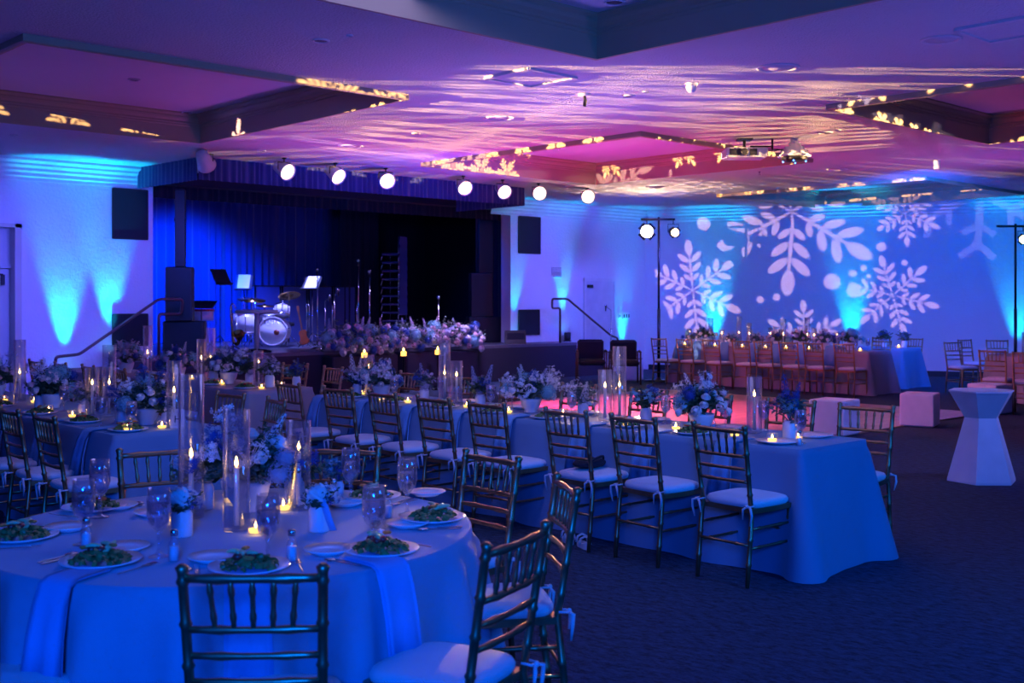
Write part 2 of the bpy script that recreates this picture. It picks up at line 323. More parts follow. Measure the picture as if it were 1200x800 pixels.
# ------------------------------------------------------------------ mesh builder
class MB:
    def __init__(s): s.v = []; s.f = []; s.sm = []
    def add(s, vs, fs, smooth=False, M4=None):
        k = len(s.v)
        s.v += [tuple(M4 @ Vector(v)) for v in vs] if M4 is not None else [tuple(v) for v in vs]
        s.f += [tuple(i+k for i in f) for f in fs]; s.sm += [smooth]*len(fs); return s
    def box(s, c, d, M4=None, bev=0):
        x, y, z = d[0]/2, d[1]/2, d[2]/2
        if bev:
            b = min(bev, x*.9, y*.9, z*.9); vs = []; 
            for sz in (-1, 1):
                for (ix, iy, iz) in ((x-b, y-b, z), (x, y, z-b)):
                    pass
            rings = [(-z, b), (-z+b, 0), (z-b, 0), (z, b)]
            fs = []
            for (zz, i) in rings:
                xa, ya = x-i, y-i
                c4 = b*.6
                vs += [(-xa+c4, -ya, zz), (xa-c4, -ya, zz), (xa, -ya+c4, zz), (xa, ya-c4, zz), (xa-c4, ya, zz), (-xa+c4, ya, zz), (-xa, ya-c4, zz), (-xa, -ya+c4, zz)]
            for r in range(3):
                for i in range(8):
                    j = (i+1) % 8; fs.append((r*8+i, r*8+j, r*8+8+j, r*8+8+i))
            fs.append(tuple(range(7, -1, -1))); fs.append(tuple(range(24, 32)))
            vs = [(a+c[0], q+c[1], w+c[2]) for a, q, w in vs]
            return s.add(vs, fs, False, M4)
        vs = [(c[0]+sx*x, c[1]+sy*y, c[2]+sz*z) for sz in (-1, 1) for sy in (-1, 1) for sx in (-1, 1)]
        return s.add(vs, [(0, 2, 3, 1), (4, 5, 7, 6), (0, 1, 5, 4), (2, 6, 7, 3), (0, 4, 6, 2), (1, 3, 7, 5)], False, M4)
    def tube(s, pts, r, n=8, cap=True, M4=None):
        pts = [Vector(p) for p in pts]; rs = r if isinstance(r, (list, tuple)) else [r]*len(pts)
        vs = []; fs = []; up = None
        for i, p in enumerate(pts):
            t = (pts[min(i+1, len(pts)-1)]-pts[max(i-1, 0)])
            t = t.normalized() if t.length > 1e-9 else Vector((0, 0, 1))
            if up is None:
                up = Vector((1, 0, 0)) if abs(t.x) < .8 else Vector((0, 1, 0))
            a = (up - t*up.dot(t)).normalized(); b = t.cross(a); up = a
            for k in range(n):
                q = 2*PI*k/n; vs.append(p + a*math.cos(q)*rs[i] + b*math.sin(q)*rs[i])
        for i in range(len(pts)-1):
            for k in range(n):
                l = (k+1) % n; fs.append((i*n+k, i*n+l, (i+1)*n+l, (i+1)*n+k))
        s.add(vs, fs, True, M4)
        if cap:
            k0 = len(s.v)-len(vs); s.f += [tuple(k0+i for i in range(n-1, -1, -1)), tuple(k0+(len(pts)-1)*n+i for i in range(n))]; s.sm += [False, False]
        return s
    def lathe(s, prof, c=(0, 0, 0), n=24, M4=None, smooth=True):
        vs = []; fs = []
        for (r, z) in prof:
            for k in range(n):
                q = 2*PI*k/n; vs.append((c[0]+r*math.cos(q), c[1]+r*math.sin(q), c[2]+z))
        for i in range(len(prof)-1):
            for k in range(n):
                l = (k+1) % n; fs.append((i*n+k, i*n+l, (i+1)*n+l, (i+1)*n+k))
        if prof[0][0] > 1e-5: fs.append(tuple(range(n-1, -1, -1)))
        if prof[-1][0] > 1e-5: fs.append(tuple((len(prof)-1)*n+i for i in range(n)))
        return s.add(vs, fs, smooth, M4)
    def open_lathe(s, prof, c=(0, 0, 0), n=24, M4=None):
        vs = []; fs = []
        for (r, z) in prof:
            for k in range(n):
                q = 2*PI*k/n; vs.append((c[0]+r*math.cos(q), c[1]+r*math.sin(q), c[2]+z))
        for i in range(len(prof)-1):
            for k in range(n):
                l = (k+1) % n; fs.append((i*n+k, i*n+l, (i+1)*n+l, (i+1)*n+k))
        return s.add(vs, fs, True, M4)
    def ball(s, c, r, n=8, M4=None):
        rx, ry, rz = r if isinstance(r, tuple) else (r, r, r)
        vs = []; fs = []; m = max(3, n//2+1)
        for i in range(m+1):
            t = PI*i/m
            for k in range(n):
                q = 2*PI*k/n; vs.append((c[0]+rx*math.sin(t)*math.cos(q), c[1]+ry*math.sin(t)*math.sin(q), c[2]+rz*math.cos(t)))
        for i in range(m):
            for k in range(n):
                l = (k+1) % n; fs.append((i*n+k, (i+1)*n+k, (i+1)*n+l, i*n+l))
        return s.add(vs, fs, True, M4)
    def mesh(s, name, m):
        me = bpy.data.meshes.new(name); me.from_pydata(s.v, [], s.f); me.materials.append(M[m] if isinstance(m, str) else m)
        me.polygons.foreach_set('use_smooth', s.sm); me.update(); return me
    def build(s, name, m, parent=None, loc=None, rz=0):
        o = bpy.data.objects.new(name, s.mesh(name, m)); COL.objects.link(o)
        if parent: o.parent = parent
        if loc: o.location = loc
        if rz: o.rotation_euler = (0, 0, rz)
        return o
def TR(loc=(0, 0, 0), rx=0, ry=0, rz=0, sc=1):
    return Matrix.Translation(loc) @ Matrix.Rotation(rz, 4, 'Z') @ Matrix.Rotation(ry, 4, 'Y') @ Matrix.Rotation(rx, 4, 'X') @ Matrix.Scale(sc, 4)
def tag(o, label=None, cat=None, group=None, kind=None):
    if label: o['label'] = label
    if cat: o['category'] = cat
    if group: o['group'] = group
    if kind: o['kind'] = kind
    return o
def thing(name, label, cat, loc=(0, 0, 0), rz=0, group=None):
    o = bpy.data.objects.new(name, None); o.empty_display_size = .05; COL.objects.link(o)
    o.location = loc; o.rotation_euler = (0, 0, rz); return tag(o, label, cat, group)
def part(name, me, parent, M4=None):
    o = bpy.data.objects.new(name, me); COL.objects.link(o); o.parent = parent
    if M4 is not None: o.matrix_local = M4
    return o
def dup(root, loc, rz, label, group=None, sc=None):
    r = root.copy(); COL.objects.link(r); r.location = loc; r.rotation_euler = (0, 0, rz); r['label'] = label
    if group: r['group'] = group
    if sc: r.scale = sc if isinstance(sc, tuple) else (sc, sc, sc)
    def kids(a, b):
        for ch in list(a.children):
            c = ch.copy(); COL.objects.link(c); c.parent = b; kids(ch, c)
    kids(root, r); return r
class Once:
    """first call moves the prototype, the next ones copy it"""
    def __init__(s, make): s.make = make; s.o = None; s.used = False
    def place(s, loc, rz, label, group=None, sc=None):
        if s.o is None: s.o = s.make()
        if not s.used:
            s.used = True; s.o.location = loc; s.o.rotation_euler = (0, 0, rz); s.o['label'] = label
            if group: s.o['group'] = group
            s.sc = sc
            if sc: s.o.scale = sc if isinstance(sc, tuple) else (sc, sc, sc)
            return s.o
        r = dup(s.o, loc, rz, label, group, sc)
        if not sc: r.scale = (1, 1, 1)
        return r
ORD = ['first', 'second', 'third', 'fourth', 'fifth', 'sixth', 'seventh', 'eighth', 'ninth', 'tenth', 'eleventh', 'twelfth']
def struct(name, mb, m, **k):
    o = mb.build(name, m, **k); o['kind'] = 'structure'; return o

# ------------------------------------------------------------------ room shell
CZ = 3.85; WB = 17.8                      # ceiling height, stage wall line y
A0, A1, B0 = -7.0, 27.0, -6.0
SO_L, SO_R = 8.5, 16.66                   # stage opening
b = MB(); b.box(((A0+A1)/2, (B0+24)/2, -.1), (A1-A0, 24-B0, .2)); struct('floor', b, 'carpet')
DFx0, DFx1, DFy0, DFy1 = 8.6, 16.4, 7.3, 13.4
b = MB(); b.box(((DFx0+DFx1)/2, (DFy0+DFy1)/2, .009), (DFx1-DFx0, DFy1-DFy0, .018)); struct('floor_dance', b, 'parquet')
coffers = [(x0, x1, y0, y1) for (x0, x1) in ((-4.35, -.35), (3.46, 7.36), (11.25, 15.23), (19.0, 23.0)) for (y0, y1) in ((2.25, 6.75), (9.55, 14.0))]
xs = sorted({A0, A1} | {c[0] for c in coffers} | {c[1] for c in coffers}); ys = sorted({B0, WB+.2, 2.25, 6.75, 9.55, 14.0})
b = MB()
for i in range(len(xs)-1):
    for j in range(len(ys)-1):
        cx, cy = (xs[i]+xs[i+1])/2, (ys[j]+ys[j+1])/2
        if any(c[0] < cx < c[1] and c[2] < cy < c[3] for c in coffers): continue
        b.add([(xs[i], ys[j], CZ), (xs[i+1], ys[j], CZ), (xs[i+1], ys[j+1], CZ), (xs[i], ys[j+1], CZ)], [(0, 3, 2, 1)])
struct('ceiling', b, 'ceiling')
PROF = [(-.05, 0), (-.05, -.055), (-.035, -.065), (0, -.065), (0, .14), (.012, .15), (.012, .17), (.03, .18), (.03, .20), (.06, .225), (.075, .25), (.075, .265), (.11, .29), (.11, .31)]
for n_, (x0, x1, y0, y1) in enumerate(coffers):
    b = MB(); vs = []; fs = []
    for (i, z) in PROF:
        vs += [(x0+i, y0+i, CZ+z), (x1-i, y0+i, CZ+z), (x1-i, y1-i, CZ+z), (x0+i, y1-i, CZ+z)]
    for r in range(len(PROF)-1):
        for k in range(4):
            l = (k+1) % 4; fs.append((r*4+k, r*4+4+k, r*4+4+l, r*4+l))
    b.add(vs, fs); o = struct('trim_%d' % (n_+1), b, 'trim')
    b = MB(); b.box(((x0+x1)/2, (y0+y1)/2, CZ+.33), (x1-x0-.18, y1-y0-.18, .04)); struct('ceiling_panel', b, 'panel')

# stage wall with opening, alcove for the door at its left
def wallx(px): d = col_b(px, WB); return W(px, d)[0], d
def wz(py, d): return CAMH + (HZ-py)*d/FPX
DL, DR = wallx(-40)[0], wallx(25)[0]; d_ = wallx(22)[1]; DT = wz(262, d_)
def slab(b, x0, x1, z0, z1, y0=WB, y1=WB+.3): b.box(((x0+x1)/2, (y0+y1)/2, (z0+z1)/2), (x1-x0, y1-y0, z1-z0))
b = MB()
slab(b, A0, DL, 0, CZ+.0); slab(b, DL, DR, DT, CZ); slab(b, DR, SO_L, 0, CZ)
struct('wall_stage_left', b, 'wall')
CORN = W(600+FPX*3.32/27.4, 27.4); WR = W(600+FPX*10/24.5, 24.5)
b = MB(); slab(b, SO_R, CORN[0]+.3, 0, CZ); struct('wall_stage_right', b, 'wall')
b = MB(); slab(b, SO_L, SO_R, 3.62, 5.2); struct('wall_stage_header', b, 'blackcurtain')
dirw = Vector((WR[0]-CORN[0], WR[1]-CORN[1], 0)).normalized(); nw = Vector((-dirw.y, dirw.x, 0))
if nw.x < 0: nw = -nw
LW = 24
def alongw(t, off=0): p = Vector((CORN[0], CORN[1], 0))+dirw*t-nw*off; return p     # off>0 = into the room
b = MB(); p0, p1 = alongw(-.3), alongw(LW)
b.add([(*p0[:2], 0), (*p1[:2], 0), (*(p1+nw*.2)[:2], 0), (*(p0+nw*.2)[:2], 0), (*p0[:2], CZ), (*p1[:2], CZ), (*(p1+nw*.2)[:2], CZ), (*(p0+nw*.2)[:2], CZ)],
      [(0, 3, 2, 1), (4, 5, 6, 7), (0, 1, 5, 4), (2, 3, 7, 6), (0, 4, 7, 3), (1, 2, 6, 5)])
struct('wall_back', b, 'wall')
b = MB(); p0, p1 = alongw(0), alongw(LW)
q0, q1 = alongw(0, .02), alongw(LW, .02)
b.add([(*p0[:2], 0.0), (*p1[:2], 0.0), (*q1[:2], 0.0), (*q0[:2], 0.0), (*p0[:2], .12), (*p1[:2], .12), (*q1[:2], .12), (*q0[:2], .12)],
      [(0, 1, 2, 3), (7, 6, 5, 4), (2, 6, 7, 3), (0, 3, 7, 4), (1, 5, 6, 2)])
struct('baseboard_back', b, 'base')
# crown cornices
CP = [(0, -.34), (.03, -.34), (.03, -.29), (.05, -.27), (.05, -.22), (.08, -.19), (.08, -.15), (.12, -.11), (.12, -.08), (.17, -.04), (.17, 0)]
def crown(name, p, q, n):
    b = MB(); vs = []; fs = []
    for (o_, z) in CP:
        vs += [(p[0]+n[0]*o_, p[1]+n[1]*o_, CZ+z), (q[0]+n[0]*o_, q[1]+n[1]*o_, CZ+z)]
    for i in range(len(CP)-1): fs.append((2*i, 2*i+1, 2*i+3, 2*i+2))
    b.add(vs, fs); struct(name, b, 'white_trim')
crown('trim_cornice_left', (A0, WB), (SO_L-.25, WB), (0, -1))
crown('trim_cornice_right', (SO_R-.6, WB), (CORN[0], WB), (0, -1))
crown('trim_cornice_back', alongw(0), alongw(LW), (-nw.x, -nw.y))
# door 1 at left (beige alcove with tall header), door 2 by the right steps
xL, xR = DL, DR
b = MB(); slab(b, xL, xL+.08, 0, DT, WB-.02, WB+.3); slab(b, xR-.10, xR, 0, DT, WB-.02, WB+.3); slab(b, xL, xR, DT-.06, DT, WB-.02, WB+.3)
slab(b, xL+.08, xR-.1, 2.16, 2.22, WB+.14, WB+.3)
struct('door_frame', b, 'beige')
b = MB(); slab(b, xL+.08, xR-.1, 2.22, DT-.06, WB+.2, WB+.24); struct('wall_door_header', b, 'beige')
b = MB(); slab(b, xL+.09, xR-.11, .01, 2.15, WB+.18, WB+.22); o = struct('door_1', b, 'beige')
b = MB(); b.box((xR-.22, WB+.16, 1.98), (.05, .05, .16)); b.box((xR-.35, WB+.15, 2.06), (.26, .03, .03)); b.build('door_closer', 'blackmetal', o)
x0, dd = wallx(686); x1, _ = wallx(719); zt = 2.12
b = MB(); slab(b, x0-.07, x0, 0, zt+.07, WB-.03, WB); slab(b, x1, x1+.07, 0, zt+.07, WB-.03, WB); slab(b, x0-.07, x1+.07, zt, zt+.07, WB-.035, WB)
struct('door_casing', b, 'white_trim')
b = MB(); slab(b, x0, x1, .01, zt, WB-.015, WB+.01); o = struct('door_2', b, 'doorwhite')
b = MB(); b.box((x0+.12, WB-.04, zt-.12), (.16, .05, .07)); b.build('door_closer', 'blackmetal', o)
b = MB(); b.tube([(x1-.12, WB-.02, 1.0), (x1-.12, WB-.07, 1.0), (x1-.24, WB-.07, 1.0)], .012); b.build('door_handle', 'chrome', o)

# wall-mounted black panels, vent and control plates
def wall_rect(name, px0, px1, py0, py1, m, label, cat, t=.03, frame=None):
    x0, d0 = wallx(px0); x1, d1 = wallx(px1); dm = (d0+d1)/2; z1, z0 = wz(py0, dm), wz(py1, dm)
    b = MB(); b.box(((x0+x1)/2, WB-t/2, (z0+z1)/2), (x1-x0, t, z1-z0), bev=.008)
    o = b.build(name, m); tag(o, label, cat)
    if frame:
        f = MB(); 
        for (cx, cz, w, h) in (((x0+x1)/2, z1, x1-x0, .02), ((x0+x1)/2, z0, x1-x0, .02), (x0, (z0+z1)/2, .02, z1-z0), (x1, (z0+z1)/2, .02, z1-z0)):
            f.box((cx, WB-t-.004, cz), (w, .012, h))
        f.build('frame', frame, o)
    return o, (x0, x1, z0, z1)
wall_rect('acoustic_panel', 131, 172, 222, 280, 'blackcloth', 'black fabric panel high on the wall left of the stage', 'panel', frame='black')
wall_rect('acoustic_panel', 131, 172, 368, 405, 'blackcloth', 'black fabric panel low on the wall behind the left handrail', 'panel', frame='black')
wall_rect('acoustic_panel', 607, 632, 254, 297, 'blackcloth', 'black fabric panel high on the wall right of the stage', 'panel', frame='black')
wall_rect('acoustic_panel', 607, 631, 363, 392, 'blackcloth', 'black fabric panel low on the wall right of the stage', 'panel', frame='black')
o, (x0, x1, z0, z1) = wall_rect('wall_vent', 646, 657, 313, 325, 'ceramic', 'small square louvred vent on the wall right of the stage', 'vent')
f = MB()
for k in range(6): f.box(((x0+x1)/2, WB-.036, z0+(z1-z0)*(k+.5)/6), (x1-x0-.03, .012, .012))
f.build('louvre', 'base', o)
o, (x0, x1, z0, z1) = wall_rect('control_panel', 729, 737, 366, 374, 'ceramic', 'larger control plate on the wall right of the white door', 'switch')
f = MB()
for k in range(3): f = MB(); f.box((x0+(x1-x0)*(k+.5)/3, WB-.035, (z0+z1)/2), (.03, .01, .08)); f.build('switch', 'base', o)
o, (x0, x1, z0, z1) = wall_rect('light_switch', 724, 726.5, 367, 373, 'ceramic', 'narrow light switch next to the white door', 'switch')
f = MB(); f.box(((x0+x1)/2, WB-.034, (z0+z1)/2), (.02, .01, .05)); f.build('toggle', 'base', o)

# ------------------------------------------------------------------ stage
SZ = .75; SF = 17.1; SBK = 23.0
ax0, ax1 = 7.75, 18.0
b = MB(); b.box(((ax0+ax1)/2, (SF+WB)/2, SZ-.03), (ax1-ax0, WB-SF, .06)); b.box(((7.2+17.9)/2, (WB+SBK)/2+.15, SZ-.03), (17.9-7.2, SBK-WB-.3, .06)); 
b.box(((SO_L+SO_R)/2, WB+.15, SZ-.03), (SO_R-SO_L, .3, .06)); struct('floor_stage', b, 'stagefloor')
b = MB(); b.box(((ax0+ax1)/2, SF+.03, (SZ-.06)/2), (ax1-ax0, .06, SZ-.06)); b.box((ax1-.03, (SF+WB)/2, (SZ-.06)/2), (.06, WB-SF-.1, SZ-.06)); b.box((ax0+.03, (SF+WB)/2, (SZ-.06)/2), (.06, WB-SF-.1, SZ-.06))
struct('wall_stage_front', b, 'stageface')
b = MB(); slab(b, 6.6, 18.6, 0, 5.2, SBK+.1, SBK+.25); slab(b, 6.5, 6.65, 0, 5.2, WB+.3, SBK+.1); slab(b, 18.55, 18.7, 0, 5.2, WB+.3, SBK+.1)
b.box((12.6, (WB+SBK)/2, 5.25), (12.3, SBK-WB+.4, .1)); struct('wall_stage_house', b, 'blackcurtain')
# steps at both ends of the stage
for nm, xa, dr in (('trim_steps_left', ax0, -1), ('trim_steps_right', ax1, 1)):
    b = MB()
    for k in range(4):
        h = SZ*(4-k)/5; b.box((xa+dr*(.02+.15+.30*k), (SF+WB)/2-.02, h/2), (.30, .62, h))
    struct(nm, b, 'stageface')
def poly(px_pts, bline):
    out = []
    for (px, py) in px_pts:
        d = col_b(px, bline); x, y = W(px, d); out.append((x, y, CAMH+(HZ-py)*d/FPX))
    return out
def smooth(pts, n=5):
    pts = [Vector(p) for p in pts]; out = []
    for i in range(len(pts)-1):
        p0, p1, p2, p3 = pts[max(i-1, 0)], pts[i], pts[i+1], pts[min(i+2, len(pts)-1)]
        for k in range(n):
            t = k/n; out.append(.5*((2*p1)+(-p0+p2)*t+(2*p0-5*p1+4*p2-p3)*t*t+(-p0+3*p1-3*p2+p3)*t**3))
    out.append(pts[-1]); return out
def rail(pxp, base, label):
    t = thing('handrail', label, 'railing', base)
    def rel(ps): return [Vector(p)-Vector(base) for p in ps]
    b = MB(); b.tube(rel(pxp), .024, 8); b.build('rail', 'rail', t)
    return t
def polyround(pts, r=.06):
    pts = [Vector(p) for p in pts]; out = [pts[0]]
    for i in range(1, len(pts)-1):
        a, c, d = pts[i-1], pts[i], pts[i+1]
        u = (a-c); v = (d-c); rr = min(r, u.length*.45, v.length*.45)
        p, q = c+u.normalized()*rr, c+v.normalized()*rr
        for k in range(5):
            s_ = k/4; out.append((1-s_)**2*p+2*s_*(1-s_)*c+s_*s_*q)
    out.append(pts[-1]); return out
g = poly([(65, 418), (93, 415), (186, 350.5), (214, 350.5), (214, 368), (190, 368)], SF-.05)
g = [(g[0][0], g[0][1], .0)] + g + [(g[-1][0], g[-1][1], SZ+.0)]
g[-1] = (max(g[-1][0], ax0+.06), g[-1][1]+.12, SZ); g[-2] = (g[-1][0], g[-1][1], g[-2][2]); g[-3] = (g[-3][0], g[-3][1]+.06, g[-3][2])
rail(polyround(g), g[0], 'dark red pipe handrail on the steps left of the stage')
g = poly([(724, 396), (716, 393), (665, 350), (647, 350), (647, 361), (661, 361)], SF-.05)
g = [(g[0][0], g[0][1], .0)] + g + [(g[-1][0], g[-1][1]+.12, SZ+.0)]; g[-2] = (g[-1][0], g[-1][1], g[-2][2])
rail(polyround(g), g[0], 'dark pipe handrail on the steps right of the stage')

def drape(p, q, z0, z1, folds, amp, m, name, n_=(0, -1), seed=0, gather=0, hem=0):
    """pleated fabric between two plan points"""
    rn = random.Random(seed); p = Vector((*p, 0)); q = Vector((*q, 0)); L = (q-p).length; N = int(folds*8); b = MB(); nz = 7
    ph = [rn.uniform(-.35, .35) for _ in range(int(folds)+3)]; am = [rn.uniform(.55, 1.25) for _ in range(int(folds)+3)]
    rows = []
    for j in range(nz+1):
        t = j/nz; z = z0+(z1-z0)*t; row = []
        for i in range(N+1):
            s_ = i/N; k = s_*folds; kk = int(k)
            off = amp*(am[kk]*(1-k+kk)+am[kk+1]*(k-kk))*math.sin(2*PI*(k+ph[kk]*(1-(k-kk))+ph[kk+1]*(k-kk)))*(.75+.25*(1-t))
            P = p.lerp(q, s_); row.append((P.x+n_[0]*off, P.y+n_[1]*off, z))
        rows.append(row)
    vs = [v for r in rows for v in r]; fs = []
    for j in range(nz):
        for i in range(N):
            a = j*(N+1)+i; fs.append((a, a+1, a+N+2, a+N+1))
    b.add(vs, fs, True); return b
BCK = 22.4
b = drape((8.9, 16.75), (8.26, 15.75), 3, 3, 1, 0, 'curtain', '')
tv = thing('stage_valance', 'long pleated dark blue velvet valance hanging from the ceiling before the stage', 'curtain', (11.7, 15.75, 3.5))
def rel(b, o):
    l = o.location; b.v = [(v[0]-l[0], v[1]-l[1], v[2]-l[2]) for v in b.v]; return b
rel(drape((8.26, 15.75), (15.1, 15.75), 3.5, 3.845, 62, .025, '', '', seed=3), tv).build('front_pleats', 'curtain', tv)
rel(drape((8.2, 17.76), (8.26, 15.78), 3.5, 3.845, 16, .02, '', '', n_=(-1, 0), seed=4), tv).build('side_return', 'curtain', tv)
rel(drape((15.1, 15.78), (15.1, 17.76), 3.5, 3.845, 16, .02, '', '', n_=(1, 0), seed=5), tv).build('side_return', 'curtain', tv)
b = drape((SO_L-.2, 18.2), (SO_R+.3, 18.2), 3.42, 4.3, 60, .03, '', '', seed=6); tag(b.build('stage_border', 'blackcurtain'), 'dark inner border curtain just behind the stage opening', 'curtain')
def curtain(x0, x1, y, z1, folds, amp, m, label, seed):
    b = drape((x0, y), (x1, y), SZ+.01, z1, folds, amp, m, '', seed=seed); return tag(b.build('stage_curtain', m), label, 'curtain')
xb = W(395, col_b(395, BCK))[0]
curtain(7.4, 9.6, 20.2, 4.1, 13, .07, 'curtain', 'blue lit side leg curtain behind the left speaker stack', 11)
curtain(9.4, xb+.5, BCK, 4.35, 34, .07, 'curtain', 'blue lit back curtain behind the drum kit', 12)
curtain(xb+.3, 17.9, BCK+.25, 4.35, 34, .06, 'blackcurtain', 'black backdrop curtain behind the stacked chairs', 13)
x_ = W(405, col_b(405, 21.4))[0]
curtain(x_-.1, x_+.9, 21.4, 4.35, 6, .06, 'blackcurtain', 'narrow dark leg curtain in the middle of the stage', 14)
x_ = W(556, col_b(556, 18.9))[0]
curtain(x_, x_+1.3, 18.9, 4.2, 8, .07, 'curtain', 'dark blue leg curtain at the right edge of the stage', 15)
b = MB(); b.tube([(9.4, BCK-.12, 4.02), (15, BCK-.12, 4.02)], .02, 6); tag(b.build('curtain_rail', 'chrome'), 'thin metal rail across the top of the blue back curtain', 'rail')
# ------------------------------------------------------------------ chairs (seat centre at the origin, sitter faces +y)
def ringed(b, p, q, r, n=8, rings=3):
    """bamboo-turned rod"""
    P, Q = Vector(p), Vector(q); pts = []; rs = []
    marks = sorted([(k+.5)/rings for k in range(rings)])
    pts.append(P); rs.append(r)
    L = (Q-P).length
    for m_ in marks:
        e = .010/L
        for dt, k in ((-e*1.6, 1), (-e*.6, 1.32), (e*.6, 1.32), (e*1.6, 1)):
            pts.append(P.lerp(Q, m_+dt)); rs.append(r*k)
    pts.append(Q); rs.append(r); b.tube(pts, rs, n); return b
def backpt(s, z):        # centre line of a rear post: s=-1/1
    if z < .44:
        t = z/.44; return (s*(.185+.0*t), -.235+.045*t, z)
    t = (z-.44)/.48; return (s*(.178+.012*t), -.19-.075*t, z)
def curvebar(b, x, y, z, r, bow=.0, rings=2):
    n = 8; pts = []; rs = []
    for k in range(n+1):
        u = -1+2*k/n; pts.append((x*u, y-bow*(1-u*u), z)); rs.append(r*(1.3 if k in (2, 6) else 1))
    b.tube(pts, rs, 7); return b
def make_chair(detail=True):
    t = thing('chiavari_chair', '', 'chair')
    for s in (-1, 1):
        b = MB(); zs = [0, .12, .13, .14, .26, .27, .28, .40, .44, .52, .53, .54, .64, .65, .66, .76, .77, .78, .88, .89, .90, .915, .93, .94] if detail else [0, .22, .44, .68, .92]
        r0 = .0145; rs = []
        for i, z in enumerate(zs):
            rs.append(r0*(1.35 if detail and round(z, 2) in (.13, .27, .53, .65, .77, .89, .93) else (.5 if z >= .94 else 1)) * (.85 if z < .05 else 1))
        b.tube([backpt(s, z) for z in zs], rs, 8 if detail else 6); b.build('leg', 'bronze', t)
        b = MB()
        if detail: ringed(b, (s*.182, .185, 0), (s*.178, .175, .43), .0145, 8, 3)
        else: b.tube([(s*.182, .185, 0), (s*.178, .175, .43)], .0145, 6)
        b.build('leg', 'bronze', t)
    b = MB()
    fr = [(-.19, -.19), (.19, -.19), (.205, 0), (.20, .17), (.17, .20), (-.17, .20), (-.20, .17), (-.205, 0)]
    vs = [(x, y, .42) for x, y in fr]+[(x, y, .448) for x, y in fr]
    b.add(vs, [tuple(range(7, -1, -1)), tuple(range(8, 16))]+[(i, (i+1) % 8, 8+(i+1) % 8, 8+i) for i in range(8)]); b.build('seat_frame', 'bronze', t)
    # cushion, softly domed with rounded rim
    b = MB(); n = 28; rings = [(1.0, .449), (1.035, .458), (1.045, .472), (1.0, .488), (.85, .497), (.5, .503), (.0, .505)]
    vs = []; fs = []
    for (k, z) in rings:
        for i in range(n):
            q = 2*PI*i/n; c, s_ = math.cos(q), math.sin(q); e = 2/4.2
            vs.append((.195*k*math.copysign(abs(c)**e, c), .005+.19*k*math.copysign(abs(s_)**e, s_), z))
    for r in range(len(rings)-1):
        for i in range(n):
            j = (i+1) % n; fs.append((r*n+i, r*n+j, (r+1)*n+j, (r+1)*n+i))
    b.add(vs, fs, True); cu = b.build('cushion', 'cushion', t)
    if detail:
        for s in (-1, 1):
            b = MB(); x, y = s*.186, -.21
            b.tube([(x-.02, y+.02, .47), (x-.02, y-.018, .468), (x+.02, y-.018, .468), (x+.02, y+.02, .47)], .005, 5)
            b.tube([(x, y-.02, .468), (x+.03*s, y-.035, .46), (x+.035*s, y-.03, .42), (x+.02*s, y-.028, .36)], [.006, .008, .008, .004], 5)
            b.tube([(x, y-.02, .468), (x-.025*s, y-.035, .45), (x-.03*s, y-.03, .39)], [.006, .008, .004], 5)
            b.ball((x, y-.025, .468), .011, 6); b.build('tie', 'cushion', cu)
    for z, r in ((.90, .0125), (.755, .0105), (.68, .010), (.605, .010)):
        y = backpt(1, z)[1]; x = backpt(1, z)[0]
        b = MB()
        if detail: curvebar(b, x, y, z, r, .012)
        else: b.tube([(-x, y, z), (x, y, z)], r, 5)
        b.build('back_rail', 'bronze', t)
    for k in range(5):
        u = (k-2)/2.0; b = MB(); y0, y1 = backpt(1, .755)[1]-.012*(1-u*u*.4), backpt(1, .90)[1]-.012*(1-u*u*.4)
        if detail: ringed(b, (u*.105, y0, .755), (u*.118, y1, .90), .0075, 6, 2)
        else: b.tube([(u*.105, y0, .755), (u*.118, y1, .90)], .007, 5)
        b.build('spindle', 'bronze', t)
    bars = [((-.183, .18, .28), (.183, .18, .28)), ((-.183, -.215, .24), (.183, -.215, .24))]
    for s in (-1, 1):
        bars += [((s*.183, .18, .22), (s*.184, -.215, .22)), ((s*.182, .18, .33), (s*.182, -.205, .33))]
    if not detail: bars = bars[:2]+[bars[2], bars[4]]
    for p, q in bars:
        b = MB()
        if detail: ringed(b, p, q, .0085, 6, 2)
        else: b.tube([p, q], .008, 5)
        b.build('stretcher', 'bronze', t)
    return t
NEAR = Once(make_chair); FAR = Once(lambda: make_chair(False))
def chair(x, y, face, label, group, far=False):
    """face = direction (radians, from +x) that the sitter looks"""
    return (FAR if far else NEAR).place((x, y, 0), face-PI/2, label, group)

